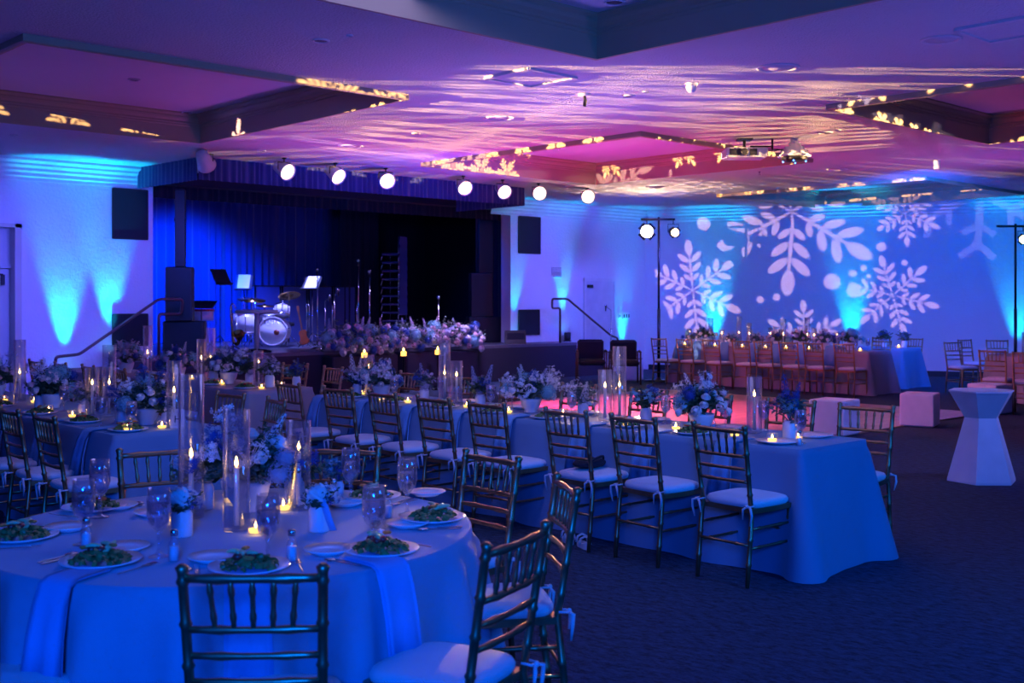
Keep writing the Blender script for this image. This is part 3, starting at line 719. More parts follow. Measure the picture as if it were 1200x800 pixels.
# ------------------------------------------------------------------ tablecloths
def skirt(path, z0, nz, folds, amp, flare, rn, zt=.76):
    """path: closed list of ((x,y),(nx,ny),corner 0..1). Cloth hanging from the table edge in soft folds."""
    n = len(path); b = MB(); vs = []; fs = []
    ph = rn.uniform(0, 6); f1, f2, f3 = folds, folds*.53+1, folds*1.7
    f1, f2, f3 = round(f1), round(f2), round(f3)
    rows = [(zt, -.012), (zt+.001, 0)]
    for j in range(1, nz+1): rows.append((zt-(zt-z0)*(j/nz)**1.1, None))
    for (z, fix) in rows:
        t = (zt-z)/(zt-z0)
        for i, ((x, y), (nx, ny), cr) in enumerate(path):
            s_ = i/n*2*PI
            w = .5+.28*math.sin(f1*s_+ph)+.16*math.sin(f2*s_+2*ph)+.12*math.sin(f3*s_+ph*3+1.5*math.sin(3*s_))
            off = (.006 if fix is None else fix)+(amp*w*t**.75+flare*t+cr*.13*t**1.1 if fix is None else 0)
            if fix is None and t < .06: off = .006
            vs.append((x+nx*off, y+ny*off, z))
    for r in range(len(rows)-1):
        for i in range(n):
            j = (i+1) % n; fs.append((r*n+i, (r+1)*n+i, (r+1)*n+j, r*n+j))
    b.add(vs, fs, True); b.f.append(tuple(range(n))); b.sm.append(False); return b
def rect_path(x0, x1, y0, y1, step=.02, r=.03):
    segs = []; out = []
    C = [((x0+r, y0+r), PI), ((x1-r, y0+r), 1.5*PI), ((x1-r, y1-r), 0), ((x0+r, y1-r), .5*PI)]
    def side(p, q, n_):
        L = math.dist(p, q); k = max(2, int(L/step))
        for i in range(k):
            t = i/k; e = min(t*L, (1-t)*L); cr = max(0, 1-e/.16)**2*.55; out.append(((p[0]+(q[0]-p[0])*t, p[1]+(q[1]-p[1])*t), n_, cr))
    def arc(c, a0):
        for i in range(7):
            a = a0+PI/2*i/7; out.append(((c[0]+r*math.cos(a), c[1]+r*math.sin(a)), (math.cos(a), math.sin(a)), .55+.45*math.sin(PI*i/7)))
    arc(*C[0]); side((x0+r, y0), (x1-r, y0), (0, -1)); arc(*C[1]); side((x1, y0+r), (x1, y1-r), (1, 0))
    arc(*C[2]); side((x1-r, y1), (x0+r, y1), (0, 1)); arc(*C[3]); side((x0, y1-r), (x0, y0+r), (-1, 0)); return out
def legs_table(t, top_builder, legs):
    top_builder.build('tabletop', 'beige', t)
    for (x, y) in legs:
        b = MB(); b.tube([(x, y, 0), (x, y, .70)], .018, 6); b.build('leg', 'blackmetal', t)
def long_table(x0, x1, y0, y1, label, clabel, m='linen', seed=1, group=None, amp=.05, far=False):
    cx, cy = (x0+x1)/2, (y0+y1)/2; t = thing('banquet_table', label, 'table', (cx, cy, 0))
    b = MB(); b.box((0, 0, .73), (x1-x0-.03, y1-y0-.03, .045), bev=.008)
    hx, hy = (x1-x0)/2-.12, (y1-y0)/2-.25
    legs_table(t, b, [(-hx, -hy), (hx, -hy), (-hx, hy), (hx, hy)])
    rn = random.Random(seed); o = skirt(rect_path(x0-cx, x1-cx, y0-cy, y1-cy, .03 if far else .018), .004, 9 if far else 14, (y1-y0+x1-x0)*2*1.25, amp, .035, rn).build('tablecloth', m)
    o.location = (cx, cy, 0); tag(o, clabel, 'tablecloth'); return t
def round_table(cx, cy, R, label, clabel, m='linenround', seed=1):
    t = thing('round_table', label, 'table', (cx, cy, 0)); b = MB(); b.lathe([(R-.02, .70), (R-.005, .715), (R-.005, .74), (R-.02, .752)], n=48)
    legs_table(t, b, [(.35*math.cos(a), .35*math.sin(a)) for a in (.8, 2.4, 3.9, 5.5)])
    n = 260; P = [((R*math.cos(2*PI*i/n), R*math.sin(2*PI*i/n)), (math.cos(2*PI*i/n), math.sin(2*PI*i/n)), 0) for i in range(n)]
    o = skirt(P, .004, 14, 22, .19, .0, random.Random(seed)).build('tablecloth', m); o.location = (cx, cy, 0); tag(o, clabel, 'tablecloth'); return t

MT = (5.88, 6.66, 3.74, 8.9)     # main long table
LT = (3.20, 4.00, 7.28, 12.3)    # left long table
KT = (5.72, 6.50, 9.93, 15.0)    # table behind the main one
FT = (18.1, 18.9, 10.15, 14.45)   # far table
GT = (19.95, 20.7, 10.5, 14.6)   # second far table
long_table(*MT, 'long centre banquet table hidden under its blue cloth', 'slate blue cloth over the long table in the centre', seed=2, amp=.08)
long_table(*LT, 'long banquet table at left behind the round table', 'blue cloth over the long table at the left edge', seed=3, amp=.08)
long_table(*KT, 'long banquet table before the stage, beyond the centre table', 'grey cloth over the long table in front of the stage', 'linengrey', seed=4)
long_table(*FT, 'long banquet table below the snowflake wall, nearer one', 'grey pleated cloth over the far table with eight chairs in front', 'linengrey', seed=5, amp=.07, far=True)
long_table(*GT, 'long banquet table nearest the snowflake wall', 'blue cloth over the table nearest the snowflake wall', 'linen', seed=6, amp=.07, far=True)
RC = W(600-1.09*FPX/4.44, 4.44); RR = .93
round_table(*RC, RR, 'round banquet table in the left foreground', 'pale blue cloth draped over the round foreground table', seed=8)

# chairs: main table, near side (third column = count from the near end)
ys = [W(px, col_a(px, 5.415)) for px in (845, 743, 663, 572, 510, 451, 395, 340)]
G1 = 'chairs along the near side of the long centre table'
for i, (x, y) in enumerate(ys):
    chair(5.68+random.uniform(-.02, .02), y, random.uniform(-.07, .07), 'bronze chair with white cushion, %s from the near end, near side of centre table' % ORD[i], G1)
for i, (px, d) in enumerate(((1004, 7.7), (908, 8.1), (815, 8.65), (747, 9.15), (672, 9.75), (600, 10.4), (545, 11), (490, 11.6))):
    x, y = W(px, d); chair(6.88+(.03 if i == 0 else 0), y, PI+random.uniform(-.06, .06)+(.12 if i == 0 else 0), 'bronze chair with white cushion, %s from the near end, far side of centre table' % ORD[i], 'chairs along the far side of the long centre table')
for i, (px, d) in enumerate(((57, 7.15), (5, 7.56), (-45, 8.0))):
    x, y = W(px, d); chair(3.0, y+.02, random.uniform(-.05, .05), 'dark bamboo-style chair, %s from the near end, near side of left long table' % ORD[i], 'chairs along the near side of the left long table')
for i, yy in enumerate((7.35, 8.0, 8.65, 9.3, 9.95, 10.6)):
    chair(4.19+(.02 if i else .0), yy, PI+(-.22 if i == 0 else random.uniform(-.08, .08)), 'bamboo-style chair, %s from the near end, far side of left long table' % ORD[i], 'chairs along the far side of the left long table')
for i, yy in enumerate((10.95, 11.75, 12.55, 13.35, 14.15)):
    chair(5.49, yy, random.uniform(-.08, .08), 'bamboo-style chair, %s from the near end, left of the table before the stage' % ORD[i], 'chairs on the left side of the table before the stage')
for i, (px, d) in enumerate(((376, 12.4), (334, 12.75))):
    x, y = W(px, d); chair(6.79+(.08 if i else .02), y+(.15 if i else -.05), PI+(.25 if i else -.05), 'golden bamboo-style chair against the dark stage front, %s one of two' % ('right' if i == 0 else 'left'), 'two chairs beyond the table before the stage')
ra = {'behind the round table, left of its flowers': (187, 5.56), 'behind the round table, right of its flowers': (401, 5.60), 'at the far right of the round table': (576, 5.33), 'right of the round table, seen side on': (664, 4.50), 'at the near right of the round table, back turned to us': (606, 3.50), 'in the middle of the foreground, cut by the frame bottom': (296, 3.06), 'at the bottom left corner, only its cushion showing': (-108, 3.17)}
for i, (s_, (px, d)) in enumerate(ra.items()):
    bx, by = W(px, d); v = Vector((RC[0]-bx, RC[1]-by)); a = math.atan2(v.y, v.x)
    if i == 5: a = math.atan2(FB, FA)+.03
    if i == 4: a += .20
    if i == 3: a += .12
    if i == 2: a += .0
    chair(bx+math.cos(a)*.265, by+math.sin(a)*.265, a, 'bronze bamboo-style chair '+s_, 'chairs around the round foreground table')
G8 = 'eight chairs in front of the far table'
pa, pb = W(772, 22.2), W(989, 19.6)
for i in range(8):
    px = (772, 802, 833, 868, 894, 923, 952, 989)[i]; d = col_a(px, 17.52); x, y = W(px, d)
    chair(17.78, y, random.uniform(-.06, .06), 'pink-lit bamboo-style chair, %s from the left in the row before the far table' % ORD[i], G8, True)
for i, yy in enumerate((10.6, 11.3, 12.0, 12.7, 13.4)):
    chair(19.12, yy, PI, 'bamboo-style chair %s from the right between the two far tables' % ORD[i], 'chairs between the two far tables', True)
for i, yy in enumerate((10.9, 11.6)):
    chair(20.93, yy, PI, 'bamboo-style chair %s from the right behind the table nearest the wall' % ORD[i], 'chairs by the snowflake wall', True)

# small table group at the right edge
def small_round(px, d, label, clabel):
    x, y = W(px, d); R = .75; t = thing('round_table', label, 'table', (x, y, 0)); b = MB(); b.lathe([(R-.02, .70), (R, .715), (R, .74), (R-.02, .752)], n=32)
    legs_table(t, b, [(.3, 0), (-.3, 0), (0, .3), (0, -.3)])
    n = 160; P = [((R*math.cos(2*PI*i/n), R*math.sin(2*PI*i/n)), (math.cos(2*PI*i/n), math.sin(2*PI*i/n)), 0) for i in range(n)]
    o = skirt(P, .02, 9, 15, .08, .02, random.Random(4)).build('tablecloth', 'linengrey'); o.location = (x, y, 0); tag(o, clabel, 'tablecloth'); return x, y
QX, QY = small_round(1214, 18.6, 'round table at the right edge under a grey cloth', 'grey cloth over the round table at the right edge')
for i, (px, d, s_) in enumerate(((1142, 19.9, 'leftmost'), (1150, 21.2, 'second from left, farther back'), (1176, 17.3, 'nearest, back turned to us'), (1206, 16.8, 'cut by the right frame edge'), (1176, 20.9, 'behind the table'))):
    x, y = W(px, d); a = math.atan2(QY-y, QX-x); chair(x-.28*math.cos(a), y-.28*math.sin(a), a if i != 1 else a+.6, 'bamboo-style chair of the right edge table, '+s_, 'chairs around the table at the right edge', True)

# ------------------------------------------------------------------ tableware
def plate_mesh(R, m='china'):
    b = MB(); b.lathe([(0, .004), (R*.55, .003), (R*.62, .0), (R*.64, .004), (R, .017), (R*.995, .021), (R*.66, .009), (R*.6, .007), (0, .007)], n=36); return b
def make_plate():
    b = plate_mesh(.135); return tag(b.build('dinner_plate', 'china'), '', 'plate')
def make_bread():
    b = plate_mesh(.088); return tag(b.build('bread_plate', 'china'), '', 'plate')
def make_salad():
    rn = random.Random(5); t = thing('salad', '', 'salad'); b = MB()
    for k in range(90):
        a = rn.uniform(0, 2*PI); r = .095*math.sqrt(rn.random()); h = .030*(1-(r/.095)**2)*rn.uniform(.5, 1.1)
        w, l = rn.uniform(.008, .016), rn.uniform(.02, .04); vs = []
        for i in range(5):
            u = i/4; ww = w*math.sin(PI*(.1+.8*u))
            vs += [(-ww, l*(u-.5), .006*math.sin(u*3)), (0, l*(u-.5), .012*math.sin(u*PI)), (ww, l*(u-.5), .004*math.cos(u*4))]
        fs = [(3*i+j, 3*i+j+1, 3*i+j+4, 3*i+j+3) for i in range(4) for j in range(2)]
        b.add(vs, fs, True, TR((r*math.cos(a), r*math.sin(a), .012+h), rn.uniform(-.8, .8), rn.uniform(-.8, .8), rn.uniform(0, 6)))
    b.build('leaves', 'greens', t)
    for k in range(3):
        b = MB(); pts = [(.035*math.cos(q), .035*math.sin(q), 0) for q in [i*.35 for i in range(8)]]
        b.tube(pts, [.003, .006, .008, .009, .009, .008, .006, .003], 6, M4=TR((.0+.03*k-.03, -.035+.022*k, .046), .4, .2, .7+k)); b.build('avocado_slice', 'avocado', t)
    for k in range(4):
        b = MB(); b.ball((rn.uniform(-.06, .03), rn.uniform(-.04, .04), .046), (.018, .016, .013), 7); b.build('tomato', 'tomato', t)
    b = MB(); b.box((.03, -.055, .05), (.035, .016, .012), bev=.004); b.box((-.03, .03, .062), (.02, .03, .01), bev=.004); b.build('squash_slice', 'carrot', t)
    return t
def make_goblet():
    t = thing('water_goblet', '', 'glass')
    b = MB(); b.open_lathe([(.001, .075), (.012, .078), (.030, .098), (.0375, .125), (.037, .165), (.034, .205), (.0325, .206), (.0355, .165), (.0355, .126), (.028, .101), (.001, .083)], n=20); b.build('bowl', 'gobletglass', t)
    b = MB(); b.lathe([(.034, 0), (.034, .003), (.010, .010), (.0055, .022), (.0055, .04), (.009, .047), (.0055, .055), (.007, .070), (.012, .078)], n=16); b.build('stem', 'gobletglass', t)
    b = MB(); b.open_lathe([(.001, .085), (.027, .103), (.034, .127), (.0345, .158), (.001, .158)], n=16); b.build('water', 'water', t)
    return t
def make_shaker():
    t = thing('salt_shaker', '', 'shaker')
    b = MB(); b.open_lathe([(.016, .0), (.017, .004), (.017, .055), (.010, .066), (.010, .078)], n=14); b.build('bottle', 'glass', t)
    b = MB(); b.lathe([(.0145, .002), (.0145, .044), (0, .044)], n=12); b.build('filling', 'ceramic', t)
    b = MB(); b.lathe([(.0115, .076), (.0115, .090), (.006, .095), (0, .095)], n=12); b.build('cap', 'steel', t); return t
def make_votive():
    t = thing('votive_candle', '', 'candle')
    b = MB(); b.open_lathe([(.024, 0), (.032, .008), (.037, .045), (.035, .058), (.033, .058), (.035, .045), (.030, .010), (.001, .006)], n=18); b.build('glass_cup', 'glass', t)
    b = MB(); b.lathe([(.0, .008), (.026, .009), (.029, .022), (0, .024)], n=14); b.build('wax', 'votive', t)
    b = MB(); b.lathe([(.0, .024), (.005, .030), (.0055, .036), (.002, .047), (0, .052)], n=8); b.build('flame', 'flame', t); return t
def make_cylinder(h, hc=None, R=.052):
    def f():
        t = thing('hurricane_candle', '', 'candle holder')
        b = MB(); b.open_lathe([(.001, .004), (R*.96, .004), (R, .008), (R, h), (R-.0035, h), (R-.0035, .014), (.001, .013)], n=28); b.build('glass_cylinder', 'glass', t)
        c = hc or .245; b = MB(); b.lathe([(.028, .013), (.028, .017), (.012, .022), (.012, .04), (.0, .04)], n=14); b.build('candle_foot', 'glass', t)
        b = MB(); b.lathe([(.0115, .022), (.0105, c), (.006, c+.003), (0, c+.003)], n=12); b.build('taper', 'wax', t)
        b = MB(); b.lathe([(.0, c+.004), (.0065, c+.012), (.007, c+.020), (.003, c+.036), (0, c+.046)], n=8); b.build('flame', 'flame', t); return t
    return f
def napmesh(W_=.115, L=.33):
    """folded napkin lying on the table edge (at the origin, outward = -y) and hanging down"""
    b = MB()
    for k, (dx, dl, dz) in enumerate(((0, 0, 0), (.006, -.02, .006))):
        path = [(.12, .768+dz), (.04, .768+dz), (.0, .767+dz), (-.02-dz, .755), (-.035-dz, .70), (-.055-dz, .60), (-.072-dz, .76-L-dl)]
        vs = []; fs = []
        for (y, z) in path:
            for i in range(7):
                u = i/6-.5; hang = max(0, (.76-z)/.33); vs.append((u*W_*(1+.12*hang)+dx+.004*hang, y-.010*math.sin(u*9)*hang, z))
        vs2 = [(x, y-.003 if z < .75 else y, z-(.0 if z < .75 else .003)) for x, y, z in vs]
        n = len(vs)
        for r in range(len(path)-1):
            for i in range(6): 
                a = r*7+i; fs.append((a, a+1, a+8, a+7)); fs.append((n+a+7, n+a+8, n+a+1, n+a))
        e = [i*7 for i in range(len(path))]; g_ = [i*7+6 for i in range(len(path))]
        for q in (e, g_):
            for i in range(len(q)-1): fs.append((q[i], q[i+1], n+q[i+1], n+q[i]))
        m = (len(path)-1)*7
        for i in range(6): fs.append((m+i, m+i+1, n+m+i+1, n+m+i))
        b.add(vs+vs2, fs, True)
    return b
def make_napkin(): return tag(napmesh().build('napkin', 'napkin'), '', 'napkin')
def make_cut(kind):
    def f():
        b = MB()
        if kind == 'fork':
            b.box((0, -.03, .004), (.006, .12, .003), bev=.001); b.box((0, .04, .005), (.022, .03, .003), bev=.001)
            for k in (-1.5, -.5, .5, 1.5): b.box((k*.0055, .068, .006), (.003, .034, .0025))
        elif kind == 'knife':
            b.box((0, -.05, .004), (.010, .10, .006), bev=.002); b.box((0, .055, .003), (.016, .12, .002), bev=.0009)
        else:
            b.box((0, -.03, .004), (.006, .12, .003), bev=.001); b.ball((0, .055, .005), (.017, .028, .005), 8)
        return tag(b.build(kind, 'steel'), '', kind)
    return f
PLATE, BREAD, SALAD, GOB, SHAK, VOT, NAP = [Once(f) for f in (make_plate, make_bread, make_salad, make_goblet, make_shaker, make_votive, make_napkin)]
FORK, KNIFE, SPOON = [Once(make_cut(k)) for k in ('fork', 'knife', 'spoon')]
CYL = {h: Once(make_cylinder(h)) for h in (.33, .38, .47, .55, .59)}
TZ = .762

# ---- round table settings (pixel columns only used to read positions off the photo's table plane)
def tp(px, py): return on(px, py, TZ)
def name_side(px, py):
    return ('near ' if py > 640 else ('far ' if py < 600 else ''))+('left' if px < 180 else 'right' if px > 400 else 'middle')
sal = [(24, 632, 'at the left frame edge'), (118, 661, 'near left, above the hanging napkin'), (292, 668, 'behind the centre foreground chair'), (458, 650, 'near right, beside the tall goblet'), (534, 609, 'at the right edge, by the chair seen side on'), (76, 593, 'far left with an avocado ring'), (437, 584, 'far right between two goblets')]
GP = 'salad plates on the round foreground table'
for i, (px, py, s_) in enumerate(sal):
    x, y, z = tp(px, py)
    v = Vector((x-RC[0], y-RC[1])); 
    if v.length > RR-.15: v *= (RR-.15)/v.length
    x, y = RC[0]+v.x, RC[1]+v.y
    PLATE.place((x, y, TZ), 0, 'dinner plate under the salad '+s_, 'dinner plates on the round table')
    SALAD.place((x, y, TZ+.004), random.uniform(0, 6), 'leafy salad with avocado and tomato '+s_, GP)
    a = math.atan2(v.y, v.x); t_ = Vector((-math.sin(a), math.cos(a))); rr = v.length
    for k, (off, it, nm) in enumerate(((-.165, FORK, 'fork'), (.165, KNIFE, 'knife'), (.195, SPOON, 'spoon'))):
        p = Vector((RC[0], RC[1]))+v*(1.0)+t_*-off
        it.place((p.x, p.y, TZ+.001), a+PI/2, 'steel %s beside the salad %s' % (nm, s_), nm+'s on the round table')
for px, py, s_ in ((250, 657, 'in front, left of the centre salad'), (385, 648, 'in front, right of the centre salad'), (477, 617, 'at right between two salads'), (146, 645, 'left, behind the near left salad'), (137, 596, 'far left, right of the avocado salad'), (80, 621, 'left, beside the two goblets'), (405, 592, 'far right, by the far goblets'), (500, 580, 'at the far right rim'), (182, 604, 'behind the white rose jar')):
    x, y, z = tp(px, py); BREAD.place((x, y, TZ), 0, 'small white bread plate '+s_, 'bread plates on the round table')
for px, py, s_ in ((98, 638, 'at left, nearer of the left pair'), (117, 606, 'at left, farther of the left pair'), (186, 652, 'in front of the left white rose jar'), (314, 662, 'in front of the flowers, glowing with candlelight'), (438, 648, 'at right, behind the near right salad'), (477, 603, 'at right, beside the right edge salad'), (411, 588, 'at the far right of the table')):
    x, y, z = tp(px, py); GOB.place((x, y, TZ), 0, 'stemmed water goblet '+s_, 'goblets on the round table', (1.12, 1.12, 1.16))
for px, py, s_ in ((101, 641, 'beside the nearer left goblet'), (204, 657, 'right of the goblet before the left rose jar'), (342, 657, 'between the centre goblet and bread plate'), (455, 607, 'left of the right goblet'), (446, 637, 'behind the right goblet'), (391, 590, 'left of the farthest right goblet')):
    x, y, z = tp(px, py); SHAK.place((x, y, TZ), 0, 'small glass shaker '+s_, 'shakers on the round table', 1.15)
for px, py, s_ in ((206, 612, 'behind the left rose jar'), (332, 599, 'right of the tall candle at the bouquet'), (300, 626, 'in front of the bouquet'), (270, 590, 'behind the tall candle')):
    x, y, z = tp(px, py); VOT.place((x, y, TZ), 0, 'lit tea light in a glass cup '+s_, 'votives on the round table')
for h, px, py, s_ in ((.47, 277, 622, 'in the middle of the round table'), (.59, 224, 607, 'tallest on the round table, left of the bouquet'), (.38, 350, 597, 'short one on the round table, right of the bouquet')):
    x, y, z = tp(px, py); CYL[h].place((x, y, TZ), 0, 'glass cylinder with a lit taper, '+s_, 'hurricane candles on the round table')
for px, d, s_ in ((84, 3.62, 'below the near left salad'), (290, 3.4, 'behind the centre foreground chair'), (490, 3.68, 'below the near right salad')):
    x, y = W(px, d); v = Vector((x-RC[0], y-RC[1])).normalized(); a = math.atan2(v.y, v.x)
    NAP.place((RC[0]+v.x*(RR-.0), RC[1]+v.y*(RR-.0), .004), a+PI/2, 'folded blue napkin hanging over the table edge '+s_, 'napkins of the round table', (1.15, 1.25, 1.0))

# ---- flowers
def petal_rose(rn, R=.035):
    b = MB(); b.ball((0, 0, 0), (R*.55, R*.55, R*.6), 8)
    for ring, (n, rr, tilt, w, h) in enumerate(((3, .30, .15, .55, .95), (4, .45, .35, .65, .95), (5, .62, .6, .72, .9), (6, .80, .95, .75, .85))):
        for k in range(n):
            a = 2*PI*k/n+ring*.6+rn.uniform(-.2, .2); vs = []; fs = []
            for j in range(4):
                v_ = j/3; 
                for i in range(5):
                    u = (i/4-.5)*2; ww = w*R*math.sin(PI*(.25+.62*v_))*1.1
                    vs.append((u*ww, R*rr*.6+R*.25*v_+R*.28*math.sin(v_*2.6)*tilt-(u*u)*R*.28, -R*.5+v_*h*R*1.25*(1-.25*tilt)-(v_**3)*R*.30*tilt))
            for j in range(3):
                for i in range(4): q = j*5+i; fs.append((q, q+1, q+6, q+5))
            b.add(vs, fs, True, TR((0, 0, 0), 0, 0, a))
    return b
def floret(b, c, n, r, rn, M4=None):
    """tiny 4-petal flower facing n"""
    n = Vector(n).normalized(); q = n.to_track_quat('Z', 'Y').to_matrix().to_4x4(); Mx = Matrix.Translation(c) @ q @ Matrix.Rotation(rn.uniform(0, 6), 4, 'Z')
    vs = [(0, 0, 0)]; fs = []
    for k in range(4):
        a = PI/2*k; 
        for da, rr, z in ((-.42, .75, .1), (0, 1.05, .25), (.42, .75, .1)):
            vs.append((r*rr*math.cos(a+da), r*rr*math.sin(a+da), r*z))
        i = 1+3*k; fs += [(0, i, i+1), (0, i+1, i+2)]
    b.add(vs, fs, False, Mx)
def hydrangea(rn, R=.06, n=70):
    b = MB(); b.ball((0, 0, 0), R*.72, 10)
    for k in range(n):
        z = 1-1.7*k/n; q = k*2.399; s_ = math.sqrt(max(0, 1-z*z)); v = Vector((s_*math.cos(q), s_*math.sin(q), z)); floret(b, v*R*rn.uniform(.86, 1.05), v+Vector((rn.uniform(-.3, .3),)*3), R*.26, rn)
    return b
def spire(rn, h=.22, r=.03, n=46):
    b = MB(); b.tube([(0, 0, 0), (0, 0, h)], .002, 4)
    for k in range(n):
        t = k/n; q = k*2.4; rr = r*(1-t*.75); v = Vector((math.cos(q), math.sin(q), .35)); floret(b, (rr*math.cos(q), rr*math.sin(q), h*(.22+.78*t)), v, .013*(1-.5*t), rn)
    return b
def loose(rn, n=16, R=.07, h=.12, fr=.012):
    """loose spray of small blossoms on fine stems"""
    b = MB()
    for k in range(n):
        a = rn.uniform(0, 6.28); r = R*rn.uniform(.2, 1); z = h*rn.uniform(.45, 1); b.tube([(0, 0, 0), (r*.4*math.cos(a), r*.4*math.sin(a), z*.6), (r*math.cos(a), r*math.sin(a), z)], .0012, 3, cap=False)
        for _ in range(3):
            floret(b, (r*math.cos(a)+rn.uniform(-.01, .01), r*math.sin(a)+rn.uniform(-.01, .01), z+rn.uniform(-.008, .008)), (math.cos(a)*.6, math.sin(a)*.6, rn.uniform(.2, 1)), fr, rn)
    return b
def foliage(rn, w, h, n=70, z0=0, wild=.35):
    b = MB()
    for k in range(n):
        a = rn.uniform(0, 2*PI); e = rn.uniform(.0, 1.25); L = rn.uniform(.6, 1.0); far = rn.random() < wild
        if far: L *= 1.28
        tip = Vector((w*L*math.cos(a)*math.cos(e), w*L*math.sin(a)*math.cos(e), z0+h*L*math.sin(e)*.95+.01))
        mid = tip*.55+Vector((0, 0, h*.12)); b.tube([(0, 0, z0*.6), mid, tip], .0015, 3, cap=False)
        for j in range(7):
            t = .45+.55*j/6; P = mid.lerp(tip, (t-.45)/.55); la = rn.uniform(0, 6.28); l = rn.uniform(.018, .036)*(1.0 if far else 1.3)
            d = Vector((math.cos(la), math.sin(la), rn.uniform(-.5, .8))).normalized(); sd = d.cross(Vector((rn.uniform(-1, 1), rn.uniform(-1, 1), 1))).normalized()*l*.32
            up = d.cross(sd).normalized()*l*.12
            b.add([P, P+d*l*.5+sd-up, P+d*l, P+d*l*.5-sd-up], [(0, 1, 2), (0, 2, 3)])
    return b
rnf = random.Random(21)
ROSE_W = petal_rose(rnf, .038).mesh('rose', 'rose'); ROSE_B = petal_rose(rnf, .034).mesh('rose', 'blush')
HYD = hydrangea(rnf, .062, 80).mesh('hydrangea', 'hyd'); HYDD = hydrangea(rnf, .045, 50).mesh('delphinium_cluster', 'deep')
HYW = hydrangea(rnf, .045, 50).mesh('stock_cluster', 'lilac')
SPW = spire(rnf).mesh('flower_spire', 'rose'); SPB = spire(rnf).mesh('flower_spire', 'deep'); SPL = spire(rnf, .2, .026).mesh('flower_spire', 'lilac')
LOOB = loose(rnf, 16).mesh('blossom_spray', 'deep'); LOOH = loose(rnf, 16).mesh('blossom_spray', 'hyd'); LOOW = loose(rnf, 18).mesh('blossom_spray', 'rose'); LOOL = loose(rnf, 16).mesh('blossom_spray', 'lilac')
GR = [foliage(random.Random(s_), .20, .20, 80).mesh('greenery', m) for s_, m in ((1, 'leaf'), (2, 'leaf2'), (3, 'leaf'))]
GRS = [foliage(random.Random(s_), .09, .11, 34).mesh('greenery', m) for s_, m in ((4, 'leaf'), (5, 'leaf2'))]
def urn(R=.085, h=.12):
    b = MB(); b.lathe([(R*.62, 0), (R*.66, .006), (R*.6, .018), (R*.9, h*.45), (R*1.05, h*.85), (R*1.08, h), (R*.98, h), (R*.9, h*.8), (0, h*.7)], n=28); return b.mesh('vase', 'ceramic')
def jar(R=.034, h=.085):
    b = MB(); b.lathe([(R*.95, 0), (R, .006), (R, h*.82), (R*.82, h*.92), (R*.84, h), (R*.72, h), (R*.7, h*.9), (0, h*.8)], n=22); return b.mesh('vase', 'ceramic')
URN, JAR = urn(), jar()
def bouquet(x, y, z, label, seed, size=1.0, pal='blue', group=None, vase=True, w=.20, h=.20, spires=5, flat=1.0, light_=False):
    """centrepiece: vase, greenery and individual blooms"""
    rn = random.Random(seed); t = thing('flower_arrangement', label, 'flowers', (x, y, z), rn.uniform(0, 6), group); t.scale = (size,)*3
    if vase: part('vase', URN, t)
    zb = .115 if vase else .02
    part('greenery', GR[seed % 3], t, TR((0, 0, zb), 0, 0, rn.uniform(0, 6)))
    if not light_: part('greenery', GR[(seed+1) % 3], t, TR((0, 0, zb), 0, 0, rn.uniform(0, 6)))
    kinds = dict(blue=[HYD]*2+[ROSE_W]*6+[HYDD]*2+[LOOW]*3+[LOOH]+[ROSE_B]*2, white=[ROSE_W]*7+[HYD]*2+[HYW]*2+[LOOW]*3+[LOOB]*2+[ROSE_B], mixed=[ROSE_W]*3+[ROSE_B]*3+[HYW]*3+[HYDD]*2+[LOOL]*2+[HYD])[pal]
    n = 26 if not light_ else 15
    for k in range(n):
        u = (k+.5)/n; e = math.asin(min(1, u*1.02))*.92; a = k*2.4+rn.uniform(-.3, .3); L = rn.uniform(.62, .86)
        P = Vector((w*L*math.cos(a)*math.cos(e), w*L*math.sin(a)*math.cos(e)*flat, zb+h*L*math.sin(e)+.015)); me = rn.choice(kinds)
        d = Vector((P.x, P.y, P.z-zb+.05)).normalized(); q = d.to_track_quat('Z', 'Y').to_matrix().to_4x4()
        part(me.name.split('.')[0], me, t, Matrix.Translation(P) @ q @ Matrix.Rotation(rn.uniform(0, 6), 4, 'Z') @ Matrix.Scale(rn.uniform(.85, 1.15), 4))
    for k in range(spires):
        a = 2*PI*k/spires+rn.uniform(-.5, .5); me = rn.choice([SPW, SPL, SPB, SPW]); tl = rn.uniform(.1, .55)
        part('flower_spire', me, t, TR((.05*math.cos(a), .05*math.sin(a), zb+h*.42), 0, 0, a) @ Matrix.Rotation(tl, 4, 'Y') @ Matrix.Scale(rn.uniform(.7, .95), 4))
    return t
def posy(x, y, z, label, seed, pal='blue', group=None, size=1.0):
    rn = random.Random(seed); t = thing('bud_vase', label, 'flowers', (x, y, z), rn.uniform(0, 6), group); t.scale = (size,)*3
    part('vase', JAR, t); part('greenery', GRS[seed % 2], t, TR((0, 0, .075)))
    ms = dict(blue=[LOOB, LOOH, LOOB, SPB], white=[LOOW, LOOL, ROSE_W, SPW], mixed=[LOOL, LOOB, HYW, SPL])[pal]
    for k in range(6):
        a = k*2.4; me = rn.choice(ms); r = rn.uniform(.01, .035)
        part(me.name.split('.')[0], me, t, TR((r*math.cos(a), r*math.sin(a), .085+rn.uniform(0, .03)), 0, 0, a) @ Matrix.Rotation(rn.uniform(.1, .7), 4, 'Y') @ Matrix.Scale(rn.uniform(.6, .95), 4))
    return t
